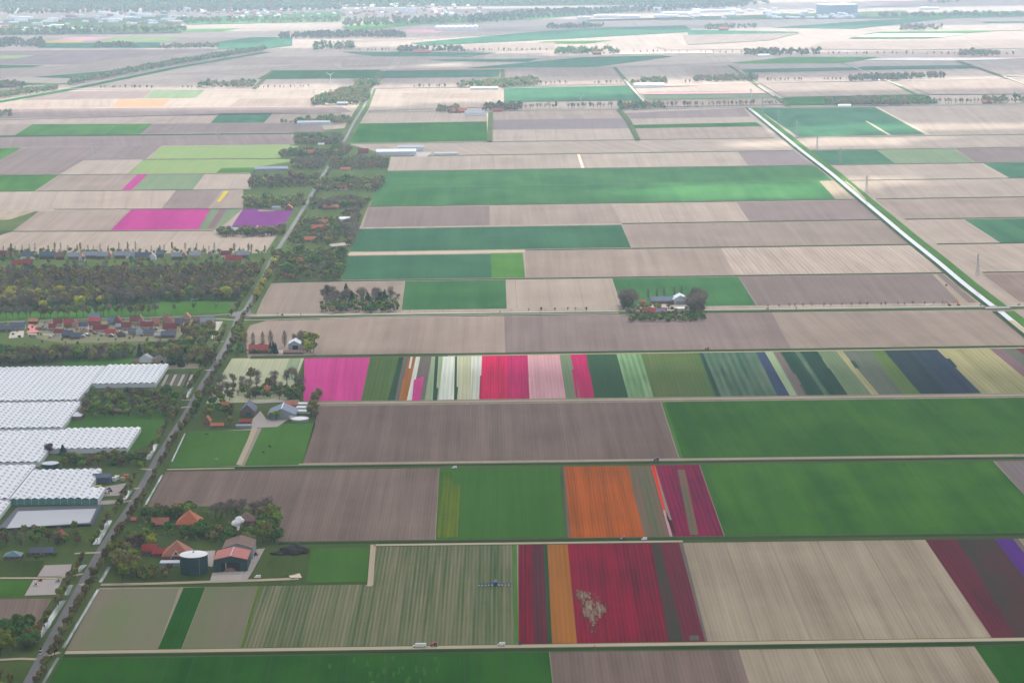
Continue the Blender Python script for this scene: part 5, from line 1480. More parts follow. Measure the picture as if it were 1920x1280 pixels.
for i in range(44):
    x = 64 + i * 7.6 + rs.uniform(-2, 2)
    y = rs.choice((612, 618, 624, 630, 636)) + rs.uniform(-2, 2) - x * .012
    wa, ro = rs.choice(SHED_WALL), rs.choice(SHED_ROOF)
    building('garden_shed', wa.split('_')[-1] + '-walled garden shed with ' + ro.split('_')[-1] + ' roof among the village houses', 'shed', x, y, rs.uniform(4, 8), rs.uniform(4, 6), 2.4, rs.uniform(3.2, 4.4), wa, ro, rs.choice('xy'), group='garden sheds of the village')
sheet('yard_path', 'paving', [(20, 622), (45, 620), (44, 632), (16, 634)], .5)
sheet('yard_path', 'roof_rose', [(54, 606), (66, 605), (72, 622), (50, 624)], .55)
sheet('village_gardens_field', 'soil_shoots', [(60, 604), (395, 598), (400, 612), (330, 638), (120, 644), (50, 630)], .25)
strip('village_street', 'paving', [(50, 626), (150, 628), (240, 622), (330, 618), (400, 612)], 6, .4)
sheet('school_yard_path', 'paving', [(404, 603), (418, 602), (400, 636), (396, 634)], .5)
VILN = ((50, 486, 22, 10, 'roof_slate', 'x'), (88, 486, 24, 10, 'roof_slate', 'x'), (112, 487, 14, 10, 'roof_brown', 'x'), (140, 487, 22, 10, 'roof_grey', 'x'), (153, 490, 10, 9, 'roof_orange', 'y'), (172, 485, 24, 10, 'roof_grey', 'x'), (192, 486, 18, 9, 'roof_grey', 'x'), (204, 485, 8, 9, 'roof_orange', 'y'),
        (226, 485, 20, 10, 'roof_grey', 'x'), (246, 485, 18, 10, 'roof_grey', 'x'), (268, 487, 26, 11, 'roof_slate', 'x'), (285, 488, 12, 9, 'roof_grey', 'y'), (300, 483, 12, 9, 'roof_blue', 'x'), (331, 487, 17, 10, 'roof_grey', 'x'), (345, 486, 10, 8, 'roof_terracotta', 'y'), (366, 485, 18, 11, 'roof_grey', 'x'),
        (395, 485, 9, 10, 'roof_slate', 'y'), (424, 484, 17, 10, 'roof_maroon', 'x'), (438, 493, 26, 10, 'roof_red', 'x'), (455, 484, 20, 10, 'roof_grey', 'x'), (10, 484, 20, 10, 'roof_maroon', 'x'), (32, 502, 16, 10, 'roof_red', 'x'), (52, 500, 14, 10, 'roof_red', 'x'))
NTH = 'first second third fourth fifth sixth seventh eighth ninth tenth eleventh twelfth thirteenth fourteenth fifteenth sixteenth seventeenth eighteenth nineteenth twentieth'.split()
RN = {'roof_slate': 'slate-blue', 'roof_brown': 'brown', 'roof_grey': 'pale grey', 'roof_orange': 'orange', 'roof_blue': 'bright blue', 'roof_terracotta': 'terracotta', 'roof_maroon': 'dark purple-red', 'roof_red': 'red'}
seen = {}
for x, y, w_, d_, ro, ri in sorted(VILN, key=lambda t: -t[0]):
    seen[ro] = seen.get(ro, 0) + 1
    n_ = sum(1 for t in VILN if t[4] == ro)
    lab = (NTH[seen[ro] - 1] + ' ' if n_ > 1 else '') + RN[ro] + '-roofed house from the main road in the row behind the village wood'
    if n_ == 1: lab = 'only ' + RN[ro] + '-roofed house in the row behind the village wood'
    building('house', lab, 'house', x, y, w_, d_, 5.5, 11.5, random.choice(('brick_tan', 'render_white', 'brick_brown')), ro, ri, win=2, chim=True, group='houses of the row behind the wood')
field('pasture', 300, 566, 428, 564, 432, 586, 300, 590, z=.3)
field('pasture', -60, 590, 300, 570, 300, 592, -60, 602, z=.28)
g = empty('football_goal', G(365, 565), -LOT)
tag(g, 'white goal frame at the wood side of the football pitch', 'goal')
for s in (-5, 5): MB().tube((s, 0, 0), (s, 0, 3.2), .16, .16, 6).build('post', M['paint_white'], g)
MB().tube((-5, 0, 3.2), (5, 0, 3.2), .16, .16, 6).build('crossbar', M['paint_white'], g)

# sheds and houses on the greenhouse side of the main road
building('shed', 'white gabled shed behind the greenhouses, paired with a brick one', 'shed', 273, 680, 16, 14, 4.5, 9.5, 'render_white', 'roof_grey', 'y')
building('shed', 'brick gabled shed paired with the white one behind the greenhouses', 'shed', 299, 680, 16, 14, 4.5, 9.5, 'brick_tan', 'roof_grey', 'y', door=(.1, .3, 3, 'glass_dark'))
building('shed', 'small tan lean-to against the white gabled shed', 'shed', 257, 680, 9, 6, 2.6, 4.0, 'brick_tan', 'roof_brown', 'x')
building('shed', 'little white cabin among dark conifers', 'shed', 348, 674, 6, 5, 3, 4.5, 'render_white', 'roof_pale', 'x')
building('barn', 'dark blue-grey shed in the yard beside the low greenhouse', 'shed', 190, 906, 18, 14, 6, 8.5, 'roof_slate', 'roof_slate', 'x')
building('shed', 'cream house with brown gable behind the dark shed', 'house', 172, 890, 15, 9, 4, 6.5, 'brick_tan', 'roof_brown', 'x')
building('shed', 'lime-green tarpaulin shelter beside the low greenhouse', 'shelter', 176, 915, 14, 4, 1.8, 2.4, 'paint_lime', 'paint_lime', 'x')
building('shed', 'white-roofed office shed at the step of the greenhouses', 'shed', 144, 788, 10, 22, 4.5, 5.0, 'brick_brown', 'roof_pale', 'y', 'flat')
building('shed', 'brown shed among garden trees between the greenhouses', 'shed', 217, 777, 14, 8, 4, 6, 'brick_brown', 'roof_brown', 'x')
for i, (x, y) in enumerate(((214, 902), (219, 899), (230, 902), (236, 897))):
    building('pallet_stack', ('white pallet stack nearest the dark shed', 'white pallet stack second from the dark shed', 'tan crate stack in the yard, nearer one', 'tan crate stack in the yard, farther one')[i], 'stack', x, y, 4, 4, 3.2, 3.4, ('cover_white', 'cover_white', 'brick_tan', 'roof_orange')[i],
             ('cover_white', 'cover_white', 'brick_tan', 'roof_orange')[i], 'x', 'flat', group='stacks in the greenhouse yard')
sheet('yard_path', 'paving', [(196, 912), (236, 905), (238, 912), (226, 928), (194, 930)], .5)
sheet('yard_path', 'paving', [(185, 938), (246, 936), (246, 942), (184, 946)], .5)
building('house', 'blue-grey roofed bungalow with brick walls below the basin', 'house', 23, 1050, 15, 12, 3.4, 7.2, 'brick_brown', 'roof_teal', 'y', 'hip', win=3)
building('house', 'long slate-roofed brick bungalow below the basin', 'house', 78, 1042, 22, 10, 3.2, 6.5, 'brick_brown', 'roof_slate', 'x', win=4, chim=True)
building('house', 'red-roofed house hidden in trees below the basin', 'house', 112, 1014, 9, 9, 4.5, 9, 'brick_red', 'roof_red', 'y', win=2)
tank('water_tank', 'dark green water tank with pale flat cover between the greenhouses', 92, 884, 8.6, 7.0, 'wall_green', 'roof_pale', .4, 3)
sheet('car_park_path', 'paving', [(84, 1059), (138, 1057), (130, 1080), (70, 1080)], .5)
sheet('car_park_path', 'paving', [(62, 1087), (118, 1083), (104, 1114), (46, 1116)], .5)
field('rough_grass', -60, 1050, 84, 1050, 70, 1080, -60, 1081, z=.25)
field('pasture', -60, 1086, 62, 1087, 40, 1116, -60, 1119, z=.25)
field('soil_brown', -60, 1124, 98, 1121, 70, 1168, -60, 1172)
field('pasture', 120, 674, 245, 671, 250, 684, 116, 688, z=.25)
field('pasture', 112, 788, 312, 785, 300, 822, 240, 850, 258, 800, 120, 803, z=.25)
field('pasture', 130, 776, 312, 770, 312, 785, 128, 790, z=.22)
field('soil_sand', 308, 684, 374, 681, 372, 690, 306, 692, z=.3)
# nursery beds with their hedge
for i in range(7):
    a = 303 + i * 7.6
    sheet('nursery_bed_field', 'fallow_bed' if i % 2 else 'paving', [(a + 9, 702), (a + 14, 701.6), (a + 4, 723), (a - 2, 723.4)], .4)
strip('hedge_field', 'verge_dark', [(309, 698), (358, 696.5), (345, 726)], 3, .6)

# ------------------------------------------------------------------ greenhouses: many narrow gabled spans side by side
SPAN = 7.0
PITCH = {}


def greenhouse(label, xl, xr, yfront, yback, wall='greenhouse_wall', eave=5.0, rise=1.5):
    """front edge from xl to xr at eaves height, spans run back to yback"""
    A, B = G(xl, yfront, eave), G(xr, yfront, eave)
    Bk = G(xr, yback, eave)
    W = (B - A).length
    n = max(2, round(W / SPAN))
    sp = W / n
    depth = (Bk.y - B.y) / math.cos(LOT)
    root = empty('greenhouse', (A.x, A.y, 0), -LOT)
    tag(root, label, 'greenhouse', 'greenhouses beside the main road')
    if n not in PITCH: pass
    mb = MB()
    t = .12
    mb.v = [(0, -.2, eave), (sp / 2, -.2, eave + rise), (sp, -.2, eave), (0, depth, eave), (sp / 2, depth, eave + rise), (sp, depth, eave), (sp / 2, -.2, eave + rise + t), (sp / 2, depth, eave + rise + t), (0, -.2, eave + t), (0, depth, eave + t), (sp, -.2, eave + t), (sp, depth, eave + t)]
    mb.f = [(8, 6, 7, 9), (6, 10, 11, 7), (0, 3, 4, 1), (1, 4, 5, 2), (0, 1, 6, 8), (1, 2, 10, 6), (3, 9, 7, 4), (4, 7, 11, 5), (0, 8, 9, 3), (2, 5, 11, 10)]
    me = mb.mesh('roof_span')
    me.materials.append(M['greenhouse_white'])
    gm = MB().box(-.25, .25, -.3, depth, eave - .25, eave + .05).mesh('gutter')
    gm.materials.append(M['greenhouse_frame'])
    en = MB().face((0, 0, eave), (sp, 0, eave), (sp / 2, 0, eave + rise)).mesh('gable_end')
    en.materials.append(M['greenhouse_frame'])
    vents = MB()
    k = rise / (sp / 2)
    for i in range(n):
        o = link('roof_span', me, None, root)
        o.location = (i * sp, 0, 0)
        o = link('gutter', gm, None, root)
        o.location = (i * sp, 0, .1)
        # roof vents standing a little open, staggered on alternate sides
        y = 2.0 + (i % 2) * 6.2
        while y < depth - 6:
            s = 1
            x0, x1 = i * sp + sp / 2 + .25, i * sp + sp / 2 + 2.6
            z0 = eave + rise + t
            vents.face((x0, y, z0 + .06), (x0, y + 5.5, z0 + .06), (x1, y + 5.5, z0 - (2.35) * k + .55), (x1, y, z0 - (2.35) * k + .55))
            vents.face((x1, y, z0 - 2.35 * k + .55), (x1, y + 5.5, z0 - 2.35 * k + .55), (x1 + .02, y + 5.5, z0 - 2.35 * k + .04), (x1 + .02, y, z0 - 2.35 * k + .04))
            vents.face((x0, y, z0 + .06), (x1, y, z0 - 2.35 * k + .55), (x1, y, z0 - 2.35 * k + .04))
            y += 12.5
    vo = vents.build('roof_vents', M['greenhouse_vent'], root)
    vo['kind'] = 'stuff'
    MB().box(0, W, 0, .15, 0, eave - .02).build('front_wall', M[wall], root)
    MB().box(W - .15, W, .16, depth - .16, 0, eave - .02).build('side_wall', M['greenhouse_frame'], root)
    MB().box(0, W, depth - .15, depth, 0, eave - .02).build('back_wall', M['greenhouse_frame'], root)
    m = MB()
    for i in range(n + 1):
        m.box(i * sp - .12, i * sp + .12, -.14, -.01, 0, eave - .03)
    fr = m.build('mullions', M['greenhouse_frame'], root)
    fr['kind'] = 'stuff'
    return root


greenhouse('widest white greenhouse, farthest of the row, deep block at the picture edge', -70, 142, 753, 690, 'greenhouse_frame')
greenhouse('short white greenhouse block of the farthest row, ending near the nursery beds', 172, 290, 720, 685, 'greenhouse_frame')
greenhouse('white greenhouse in the middle, narrower, beside the walled garden', -70, 113, 804, 757, 'greenhouse_frame')
greenhouse('white greenhouse block behind the dark green water tank', -70, 71, 868, 809, 'greenhouse_frame')
greenhouse('white greenhouse block reaching farthest towards the road, before the lawn', 92, 237, 842, 804, 'greenhouse_frame')
greenhouse('nearest white greenhouse with the teal glass front above the basin', 18, 152, 936, 882, 'greenhouse_wall', 6.0)
greenhouse('short end block of the nearest greenhouse beside the yard', 152.5, 183, 935.5, 915, 'greenhouse_wall', 6.0)
greenhouse('white greenhouse next to the teal-fronted one, cut by the picture edge', -70, 15, 936, 874, 'greenhouse_frame', 5.4)
greenhouse('low white greenhouse strip beside the basin at the picture edge', -70, -2, 968, 940, 'greenhouse_frame', 4.0)
# the lined rainwater basin
b = empty('water_basin', G(100, 970))
tag(b, 'grey rainwater basin with black lined banks in front of the teal greenhouse', 'basin')
OUT = [G(x, y, .2) for x, y in ((30, 951), (195, 947), (173, 985), (-8, 994))]
CRE = [G(x, y, 2.6) for x, y in ((33, 951), (190, 947), (170, 981), (-2, 991))]
INN = [G(x, y, 1.2) for x, y in ((34, 958), (181, 953), (168, 979), (12, 990))]
loc = b.location
for i in range(4):
    j = (i + 1) % 4
    MB().face(*[p - loc for p in (OUT[i], OUT[j], CRE[j], CRE[i])]).face(*[p - loc for p in (CRE[i], CRE[j], INN[j], INN[i])]).build('bank', M['liner_black'], b)
MB().face(*[p - loc + Vector((0, 0, .1)) for p in INN]).build('water_surface', plain('basin_water', C(.30, .32, .345), .35, .04, .03), b)

# ------------------------------------------------------------------ vehicles and machines
def wheels(root, spots, r, wdt):
    for x, y in spots:
        wh = MB().tube((x - wdt / 2, y, r), (x + wdt / 2, y, r), r, r, 14).build('wheel', M['tyre'], root)
        MB().tube((x - wdt / 2 - .03, y, r), (x + wdt / 2 + .03, y, r), r * .5, r * .5, 10).build('rim', M['steel'], wh)


def hull(pts, w0, w1=None):
    """side outline (y, z) drawn out to a width"""
    w1 = w1 or w0
    mb = MB()
    n = len(pts)
    zs = [p[1] for p in pts]
    lo, hi = min(zs), max(zs)
    for s in (-1, 1):
        mb.v += [(s * (w0 + (w1 - w0) * (z - lo) / (hi - lo)) / 2, y, z) for y, z in pts]
    mb.f = [tuple(range(n)), tuple(range(2 * n - 1, n - 1, -1))] + [(i, i + n, (i + 1) % n + n, (i + 1) % n) for i in range(n)]
    return mb


def car(px, py, paint, label, along='x', group='cars'):
    r = empty('car', G(px, py, .75), -LOT + (math.pi / 2 if along == 'x' else 0))
    tag(r, label, 'car', group)
    hull([(-2.1, .3), (2.1, .3), (2.15, .75), (1.3, .92), (-1.7, .95), (-2.15, .8)], 1.75, 1.7).build('body', M[paint], r)
    hull([(-1.6, .93), (1.0, .93), (.4, 1.42), (-1.2, 2.35)], 1.6, 1.3).build('cabin', M['glass_dark'], r)
    MB().box(-.62, .62, -1.15, .35, 1.44, 1.50).build('roof', M[paint], r)
    wheels(r, ((-.8, -1.3), (.8, -1.3), (-.8, 1.3), (.8, 1.3)), .32, .22)
    return r


def van(px, py, label, L=6.5, paint='paint_white', along='x', big=1.0):
    r = empty('van', G(px, py, .5), -LOT + (math.pi / 2 if along == 'x' else 0))
    r.scale = (big, big, big)
    tag(r, label, 'van')
    hull([(-L / 2, .45), (L / 2, .45), (L / 2, 1.1), (L / 2 - .9, 1.5), (L / 2 - 1.6, 2.5), (-L / 2, 2.6)], 2.1, 1.9).build('body', M[paint], r)
    MB().box(-.85, .85, L / 2 - 1.25, L / 2 - .98, 1.55, 2.1).build('windscreen', M['glass_dark'], r)
    wheels(r, ((-.95, -L / 2 + 1.2), (.95, -L / 2 + 1.2), (-.95, L / 2 - 1.1), (.95, L / 2 - 1.1)), .38, .26)
    return r


def tractor(px, py, paint, label, along='x', name='tractor', big=1.0):
    r = empty(name, G(px, py, .4), -LOT + (math.pi / 2 if along == 'x' else 0))
    r.scale = (big, big, big)
    tag(r, label, 'tractor')
    hull([(-.6, .8), (2.4, .8), (2.5, 1.5), (2.2, 1.75), (-.4, 1.85)], .95, .85).build('bonnet', M[paint], r)
    hull([(-1.8, 1.1), (.1, 1.1), (.0, 2.7), (-1.6, 2.7)], 1.6, 1.4).build('cab', M['glass_dark'], r)
    MB().box(-.8, .8, -1.75, .1, 2.71, 2.85).build('cab_roof', M[paint], r)
    MB().tube((.3, 1.3, 1.7), (.3, 1.3, 2.7), .07, .07, 6).build('exhaust', M['steel'], r)
    for s in (-1.05, 1.05): MB().box(s - .28, s + .28, -1.9, -.2, 1.72, 1.85).build('mudguard', M[paint], r)
    wheels(r, ((-1.05, -1.05), (1.05, -1.05)), .86, .5)
    wheels(r, ((-.9, 1.75), (.9, 1.75)), .55, .38)
    return r


def sprayer():
    r = tractor(929, 1094, 'paint_blue', 'blue tractor with a very wide folding boom in the striped bulb field', 'y', 'tractor_sprayer', 1.3)
    MB().box(-1.1, 1.1, -4.6, -2.4, .8, 2.6).build('tank', M['paint_blue'], r)
    wheels(r, ((-1.0, -3.5), (1.0, -3.5)), .75, .4)
    for s in (-1, 1):
        bm_ = MB()
        bm_.tube((s * .9, -4.9, 1.2), (s * 11.6, -4.9, 1.2), .16, .14, 5).tube((s * .9, -4.9, 2.0), (s * 11.6, -4.9, 1.4), .12, .10, 5)
        for i in range(7):
            bm_.tube((s * (1.4 + i * 1.6), -4.9, 1.2), (s * (2.2 + i * 1.6), -4.9, 1.9 - .08 * i), .07, .07, 4)
        bo = bm_.build('boom', M['paint_blue'], r)
        for i in range(5):
            MB().box(s * (2.2 + i * 2.2) - .5, s * (2.2 + i * 2.2) + .5, -5.3, -4.5, .35, 1.15).build('seed_unit', M['roof_pale'], bo)


sprayer()
tractor(814, 1211, 'paint_red', 'red tractor on the track behind the white lorry', 'x', big=1.2)
tractor(1231, 864, 'paint_blue', 'dark blue tractor at the head of the scarlet tulip strip', 'x', big=1.3)
tractor(1168, 1012, 'paint_grey', 'grey tractor below the orange tulips', 'x', big=1.1)
tractor(1326, 655, 'paint_red', 'purple-red tractor at the edge of the dark soil above the flower beds', 'x', big=1.2)
tractor(1774, 536, 'paint_red', 'tractor working the pale strips beside the canal', 'y', big=1.2)
tractor(480, 1040, 'paint_orange', 'yellow-orange loader in the yard beside the brown barn', 'y', big=1.1)
van(787, 1212, 'white lorry with a blue flatbed end on the track below the striped field', 9.0, big=1.15)
van(940, 1209.5, 'white van parked alone on the track beside the red tulips', 6.0)
van(1208, 1012, 'small white van below the orange tulips', 5.2)
van(1742, 574, 'white delivery van on the cross road near the canal bridge', 8.0)
van(483, 1083, 'white van parked in front of the rose-roofed barn', 5.5)
van(852, 878, 'white trailer at the corner of the yellow-flecked field', 5.0)
car(975, 1207, 'paint_blue', 'small blue pickup at the corner of the red tulips', 'y')
car(77, 1219, 'paint_white', 'white car on the main road at the track end, farther one', 'y', 'white cars at the track end')
car(76, 1225, 'paint_white', 'white car on the main road at the track end, nearer one', 'y', 'white cars at the track end')
car(75, 1089, 'paint_red', 'red car on the car park', 'x')
car(66, 1097, 'paint_white', 'white car on the car park', 'x')
car(108, 1090, 'paint_grey', 'grey car on the car park', 'x')
for x, y, c_, l_ in ((520, 590, 'paint_white', 'white car first after the junction on the cross road'), (529, 590.6, 'glass_dark', 'dark car just behind the first white one on the cross road'), (563, 590, 'paint_white', 'white car third from the junction on the cross road'), (937, 585, 'paint_white', 'white car on the cross road between green and pale fields'),
                     (1439, 579, 'paint_red', 'dark red car on the cross road beside dark soil'), (1492, 578, 'paint_white', 'pale car on the cross road beside dark soil'), (1838, 573, 'paint_grey', 'grey car on the cross road just before the canal'), (1910, 572, 'paint_blue', 'blue car on the cross road beyond the canal')):
    car(x, y, c_, l_, 'x', 'cars on the cross road')
for x, y, c_, l_ in ((204, 917, 'glass_dark', 'dark car in the greenhouse yard, farther one'), (207, 921, 'glass_dark', 'dark car in the greenhouse yard, nearer one'), (226, 923, 'paint_red', 'dark red car in the greenhouse yard'), (197, 926, 'paint_white', 'white car beside the greenhouse end, first one'), (203, 926, 'paint_white', 'white car beside the greenhouse end, second one')):
    car(x, y, c_, l_, 'x', 'cars in the greenhouse yard')
for x, y in ((404, 677),): car(x, y, 'paint_white', 'white car driving on the main road above the cream tulips', 'y')


def excavator(px, py, paint, label):
    r = empty('excavator', G(px, py, .3), -LOT + math.pi / 2)
    tag(r, label, 'excavator')
    for s in (-1.3, 1.3): hull([(-2, 0), (2, 0), (2.3, .5), (2, 1), (-2, 1), (-2.3, .5)], .7).build('crawler', M['tyre'], r).location = (s, 0, 0)
    MB().box(-1.5, 1.5, -2.4, 1.5, 1.05, 2.4).build('body', M[paint], r)
    MB().box(-1.4, -.2, .4, 1.7, 2.41, 3.5).build('cab', M['glass_dark'], r)
    bo = MB().tube((.5, 1.2, 2.2), (.5, 4.2, 5.6), .35, .28, 6).tube((.5, 4.2, 5.6), (.5, 6.6, 3.0), .26, .2, 6).build('boom', M[paint], r)
    MB().box(-.2, 1.2, 6.2, 7.2, 1.9, 3.0).build('bucket', M['steel'], bo)


excavator(1797, 572, 'paint_orange', 'orange excavator with raised arm beside the cross road')
excavator(1780, 573, 'paint_red', 'red excavator beside the orange one on the cross road')
# bridge over the canal
br = empty('canal_bridge', G(1871, 579))
tag(br, 'low concrete bridge carrying the cross road over the canal', 'bridge')
MB().box(-17, 17, -6, 6, .8, 1.6).build('deck', M['concrete'], br)
for s in (-6.2, 6.2): MB().box(-17, 17, s - .15, s + .15, 1.62, 2.5).build('parapet', M['concrete'], br)

# ------------------------------------------------------------------ pylons, wind turbines, towers
def pylon(px, py, h, label):
    r = empty('pylon', G(px, py), .25)
    tag(r, label, 'pylon', 'pylons of the power line')
    t = MB()
    b0, b1 = h * .075, h * .018
    lv = [0, .18, .34, .48, .60, .70, .79, .87, .94, 1.0]
    cor = lambda f: b0 + (b1 - b0) * min(1, f / .8)
    for f0, f1 in zip(lv, lv[1:]):
        a, c = cor(f0), cor(f1)
        P = [(-1, -1), (1, -1), (1, 1), (-1, 1)]
        for i in range(4):
            q, s = P[i], P[(i + 1) % 4]
            t.tube((q[0] * a, q[1] * a, f0 * h), (q[0] * c, q[1] * c, f1 * h), .22, .2, 4)
            t.tube((q[0] * a, q[1] * a, f0 * h), (s[0] * c, s[1] * c, f1 * h), .12, .12, 4)
            t.tube((s[0] * a, s[1] * a, f0 * h), (q[0] * c, q[1] * c, f1 * h), .12, .12, 4)
    t.build('lattice_mast', M['steel'], r)
    for f, L in ((.66, .17), (.80, .21), (.92, .13)):
        c = MB()
        for s in (-1, 1):
            c.tube((0, -.5, f * h), (s * L * h, 0, f * h), .18, .12, 4).tube((0, .5, f * h), (s * L * h, 0, f * h), .18, .12, 4).tube((0, 0, f * h + h * .045), (s * L * h, 0, f * h), .14, .1, 4)
            c.tube((s * L * h * .95, 0, f * h), (s * L * h * .95, 0, f * h - h * .05), .14, .14, 4)
        c.build('crossarm', M['steel'], r)


for x, y, h, l_ in ((1494, 258, 40, 'tall lattice pylon at the corner of the big green field by the canal'), (1460, 234, 38, 'lattice pylon second along the canal into the green field'), (1575, 308, 36, 'lattice pylon in the dark green strip beyond the canal'), (1532, 284, 34, 'faint lattice pylon on the pale soil between the other two'),
                    (1833, 515, 32, 'nearest lattice pylon beyond the canal by the cross road'), (1625, 362, 34, 'faint lattice pylon on pale soil beyond the canal bank'), (1430, 211, 38, 'small lattice pylon at the canal head'), (1408, 195, 42, 'far lattice pylon in the avenue at the canal head'),
                    (1089, 205, 46, 'lattice pylon standing in the tight avenue'), (177, 299, 44, 'faint lattice pylon on dark soil beside the lime fields'), (410, 272, 40, 'faint lattice pylon before the long verge')):
    pylon(x, y, h, l_)


def turbine(px, py, h, rl, label, ang):
    r = empty('wind_turbine', G(px, py))
    tag(r, label, 'wind turbine')
    MB().tube((0, 0, 0), (0, 0, h), h * .035, h * .022, 14).build('tower', M['paint_white'], r)
    n_ = MB().box(-1.2, 1.2, -2.2, 3.0, h, h + 2.4).build('nacelle', M['paint_white'], r)
    MB().tube((0, -3.4, h + 1.2), (0, -2.2, h + 1.2), .5, 1.1, 10).build('hub', M['paint_white'], n_)
    for i in range(3):
        a_ = ang + i * 2 * math.pi / 3
        c, s = math.cos(a_), math.sin(a_)
        mb = MB()
        for (u, w0) in ((1, .9), (rl * .25, 1.3), (rl, .3)):
            x, z = c * u, s * u
            mb.v += [(x - s * w0, -2.9, h + 1.2 + z + c * w0), (x + s * w0 * .5, -2.9, h + 1.2 + z - c * w0 * .5), (x + s * w0 * .5, -2.5, h + 1.2 + z - c * w0 * .5), (x - s * w0, -2.5, h + 1.2 + z + c * w0)]
        for k in (0, 4):
            mb.f += [(k, k + 1, k + 5, k + 4), (k + 1, k + 2, k + 6, k + 5), (k + 2, k + 3, k + 7, k + 6), (k + 3, k, k + 4, k + 7)]
        mb.f += [(8, 9, 10, 11)]
        mb.build('blade', M['paint_white'], n_)


turbine(590, 198, 38, 13, 'white wind turbine tower at the edge of the farm grove', 1.2)
turbine(620, 163, 36, 15, 'white wind turbine above the sunlit strip and farm grove', .52)
r = empty('water_tower', G(506, 20))
tag(r, 'brown brick tower rising from the far town', 'tower')
MB().tube((0, 0, 0), (0, 0, 46), 8, 7, 8).build('shaft', M['town_red'], r)
MB().tube((0, 0, 46.1), (0, 0, 58), 9.5, 9, 8).build('head', M['town_red'], r)
MB().tube((0, 0, 58.1), (0, 0, 66), 8, .5, 8).build('roof', M['town_grey'], r)
r = empty('radio_mast', G(638, 16))
tag(r, 'thin white mast above the far town', 'mast')
MB().tube((0, 0, 0), (0, 0, 40), 2.2, 1.4, 8).build('lower_mast', M['paint_white'], r)
MB().tube((0, 0, 40.1), (0, 0, 78), 1.2, .4, 8).build('upper_mast', M['paint_white'], r)

# ------------------------------------------------------------------ the far town and the trading estates
def block(px, py, w, d, h, mat, roof, label, group, gab=False, name='town_building'):
    me = (MB().gable(w, d, h, h * 1.6) if gab else MB().box(-w / 2, w / 2, -d / 2, d / 2, 0, h).box(-w / 2 + w * .1, -w / 2 + w * .45, -d * .2, d * .25, h + .02, h + 2.5)).mesh(name)
    o = link(name, me, M[mat])
    if gab:
        me.transform(Matrix.Rotation(math.pi / 2, 4, 'Z'))
        me.materials.append(M[roof])
        for p in me.polygons:
            if p.normal.z > .2: p.material_index = 1
    o.location = G(px, py)
    o.rotation_euler[2] = -LOT + random.choice((0, .2, -.3))
    tag(o, label, 'building', group)


for i in range(88):
    x = random.uniform(-30, 340)
    y = random.uniform(30, 62) if x < 180 else random.uniform(26, 48)
    w_ = random.uniform(16, 70)
    m_ = random.choice(('town_white', 'town_white', 'town_white', 'town_grey', 'town_red'))
    block(x, y, w_, random.uniform(14, 34), random.uniform(7, 14), m_, 'town_grey', {'town_white': 'white', 'town_grey': 'grey', 'town_red': 'red-brown'}[m_] + (' long' if w_ > 43 else ' small') + ' block of the trading estate at the edge of the far town', 'trading estate of the far town')
for i in range(150):
    x = random.uniform(330, 900)
    y = random.uniform(18, 36) if x < 640 else random.uniform(10, 30)
    m_ = random.choice(('town_white', 'town_red', 'town_red', 'town_white', 'brick_tan'))
    rf = random.choice(('town_red', 'roof_orange', 'town_grey'))
    w_ = random.uniform(14, 46)
    block(x, y, w_, 16, random.uniform(6, 10), m_, rf, {'town_red': 'red', 'roof_orange': 'orange', 'town_grey': 'grey'}[rf] + '-roofed ' + {'town_white': 'white', 'town_red': 'brick', 'brick_tan': 'tan'}[m_] + (' terrace' if w_ > 30 else ' house') + ' in the sunlit far town', 'houses of the far town', True, 'town_house')
for x, y, w_, h in ((758, 24, 60, 24), (772, 26, 40, 26), (350, 24, 30, 26), (224, 36, 44, 20), (1232, 24, 40, 26)):
    block(x, y, w_, 20, h, 'town_white', 'town_grey', 'tall white flats standing above the far town roofs', 'flats of the far town', name='tower_block')
for i in range(46):
    x = random.uniform(1270, 1640)
    y = random.uniform(18, 36)
    if 1528 < x < 1612 and y < 28: y = 33
    m_ = random.choice(('town_white', 'town_white', 'town_grey', 'town_white'))
    block(x, y, random.uniform(16, 56), random.uniform(16, 40), random.uniform(7, 13), m_, 'town_grey', {'town_white': 'white', 'town_grey': 'grey'}[m_] + ' block around the big grey hall on the horizon', 'blocks around the big grey hall')
for x, y, w_ in ((1344, 23, 240), (1140, 33, 130), (1180, 34, 90), (1250, 33, 110), (1270, 28, 150), (1742, 19, 90), (40, 36, 110), (1095, 36, 60)):
    block(x, y, w_, 50, 12, 'town_white', 'town_grey', 'very long white hall near the horizon', 'long white halls near the horizon', name='long_hall')
hb = empty('big_hall', G(1569, 26), .35)
tag(hb, 'huge blue-grey hall with a white roof edge near the horizon', 'hall')
MB().box(-75, 75, -70, 70, 0, 42).build('wall', M['town_grey'], hb)
MB().box(-76, 76, -71, 71, 42.1, 46).build('roof_edge', M['town_white'], hb)
gh = empty('far_greenhouse', G(856, 56), 0)
tag(gh, 'bright white far greenhouse beside the pale pink field', 'greenhouse')
MB().box(-95, 95, -60, 60, 0, 14).build('wall', M['town_white'], gh)
for i in range(8): MB().gable(22, 118, .1, 4).build('roof_span', M['town_white'], gh).location = (-84 + i * 24, 0, 14.05)

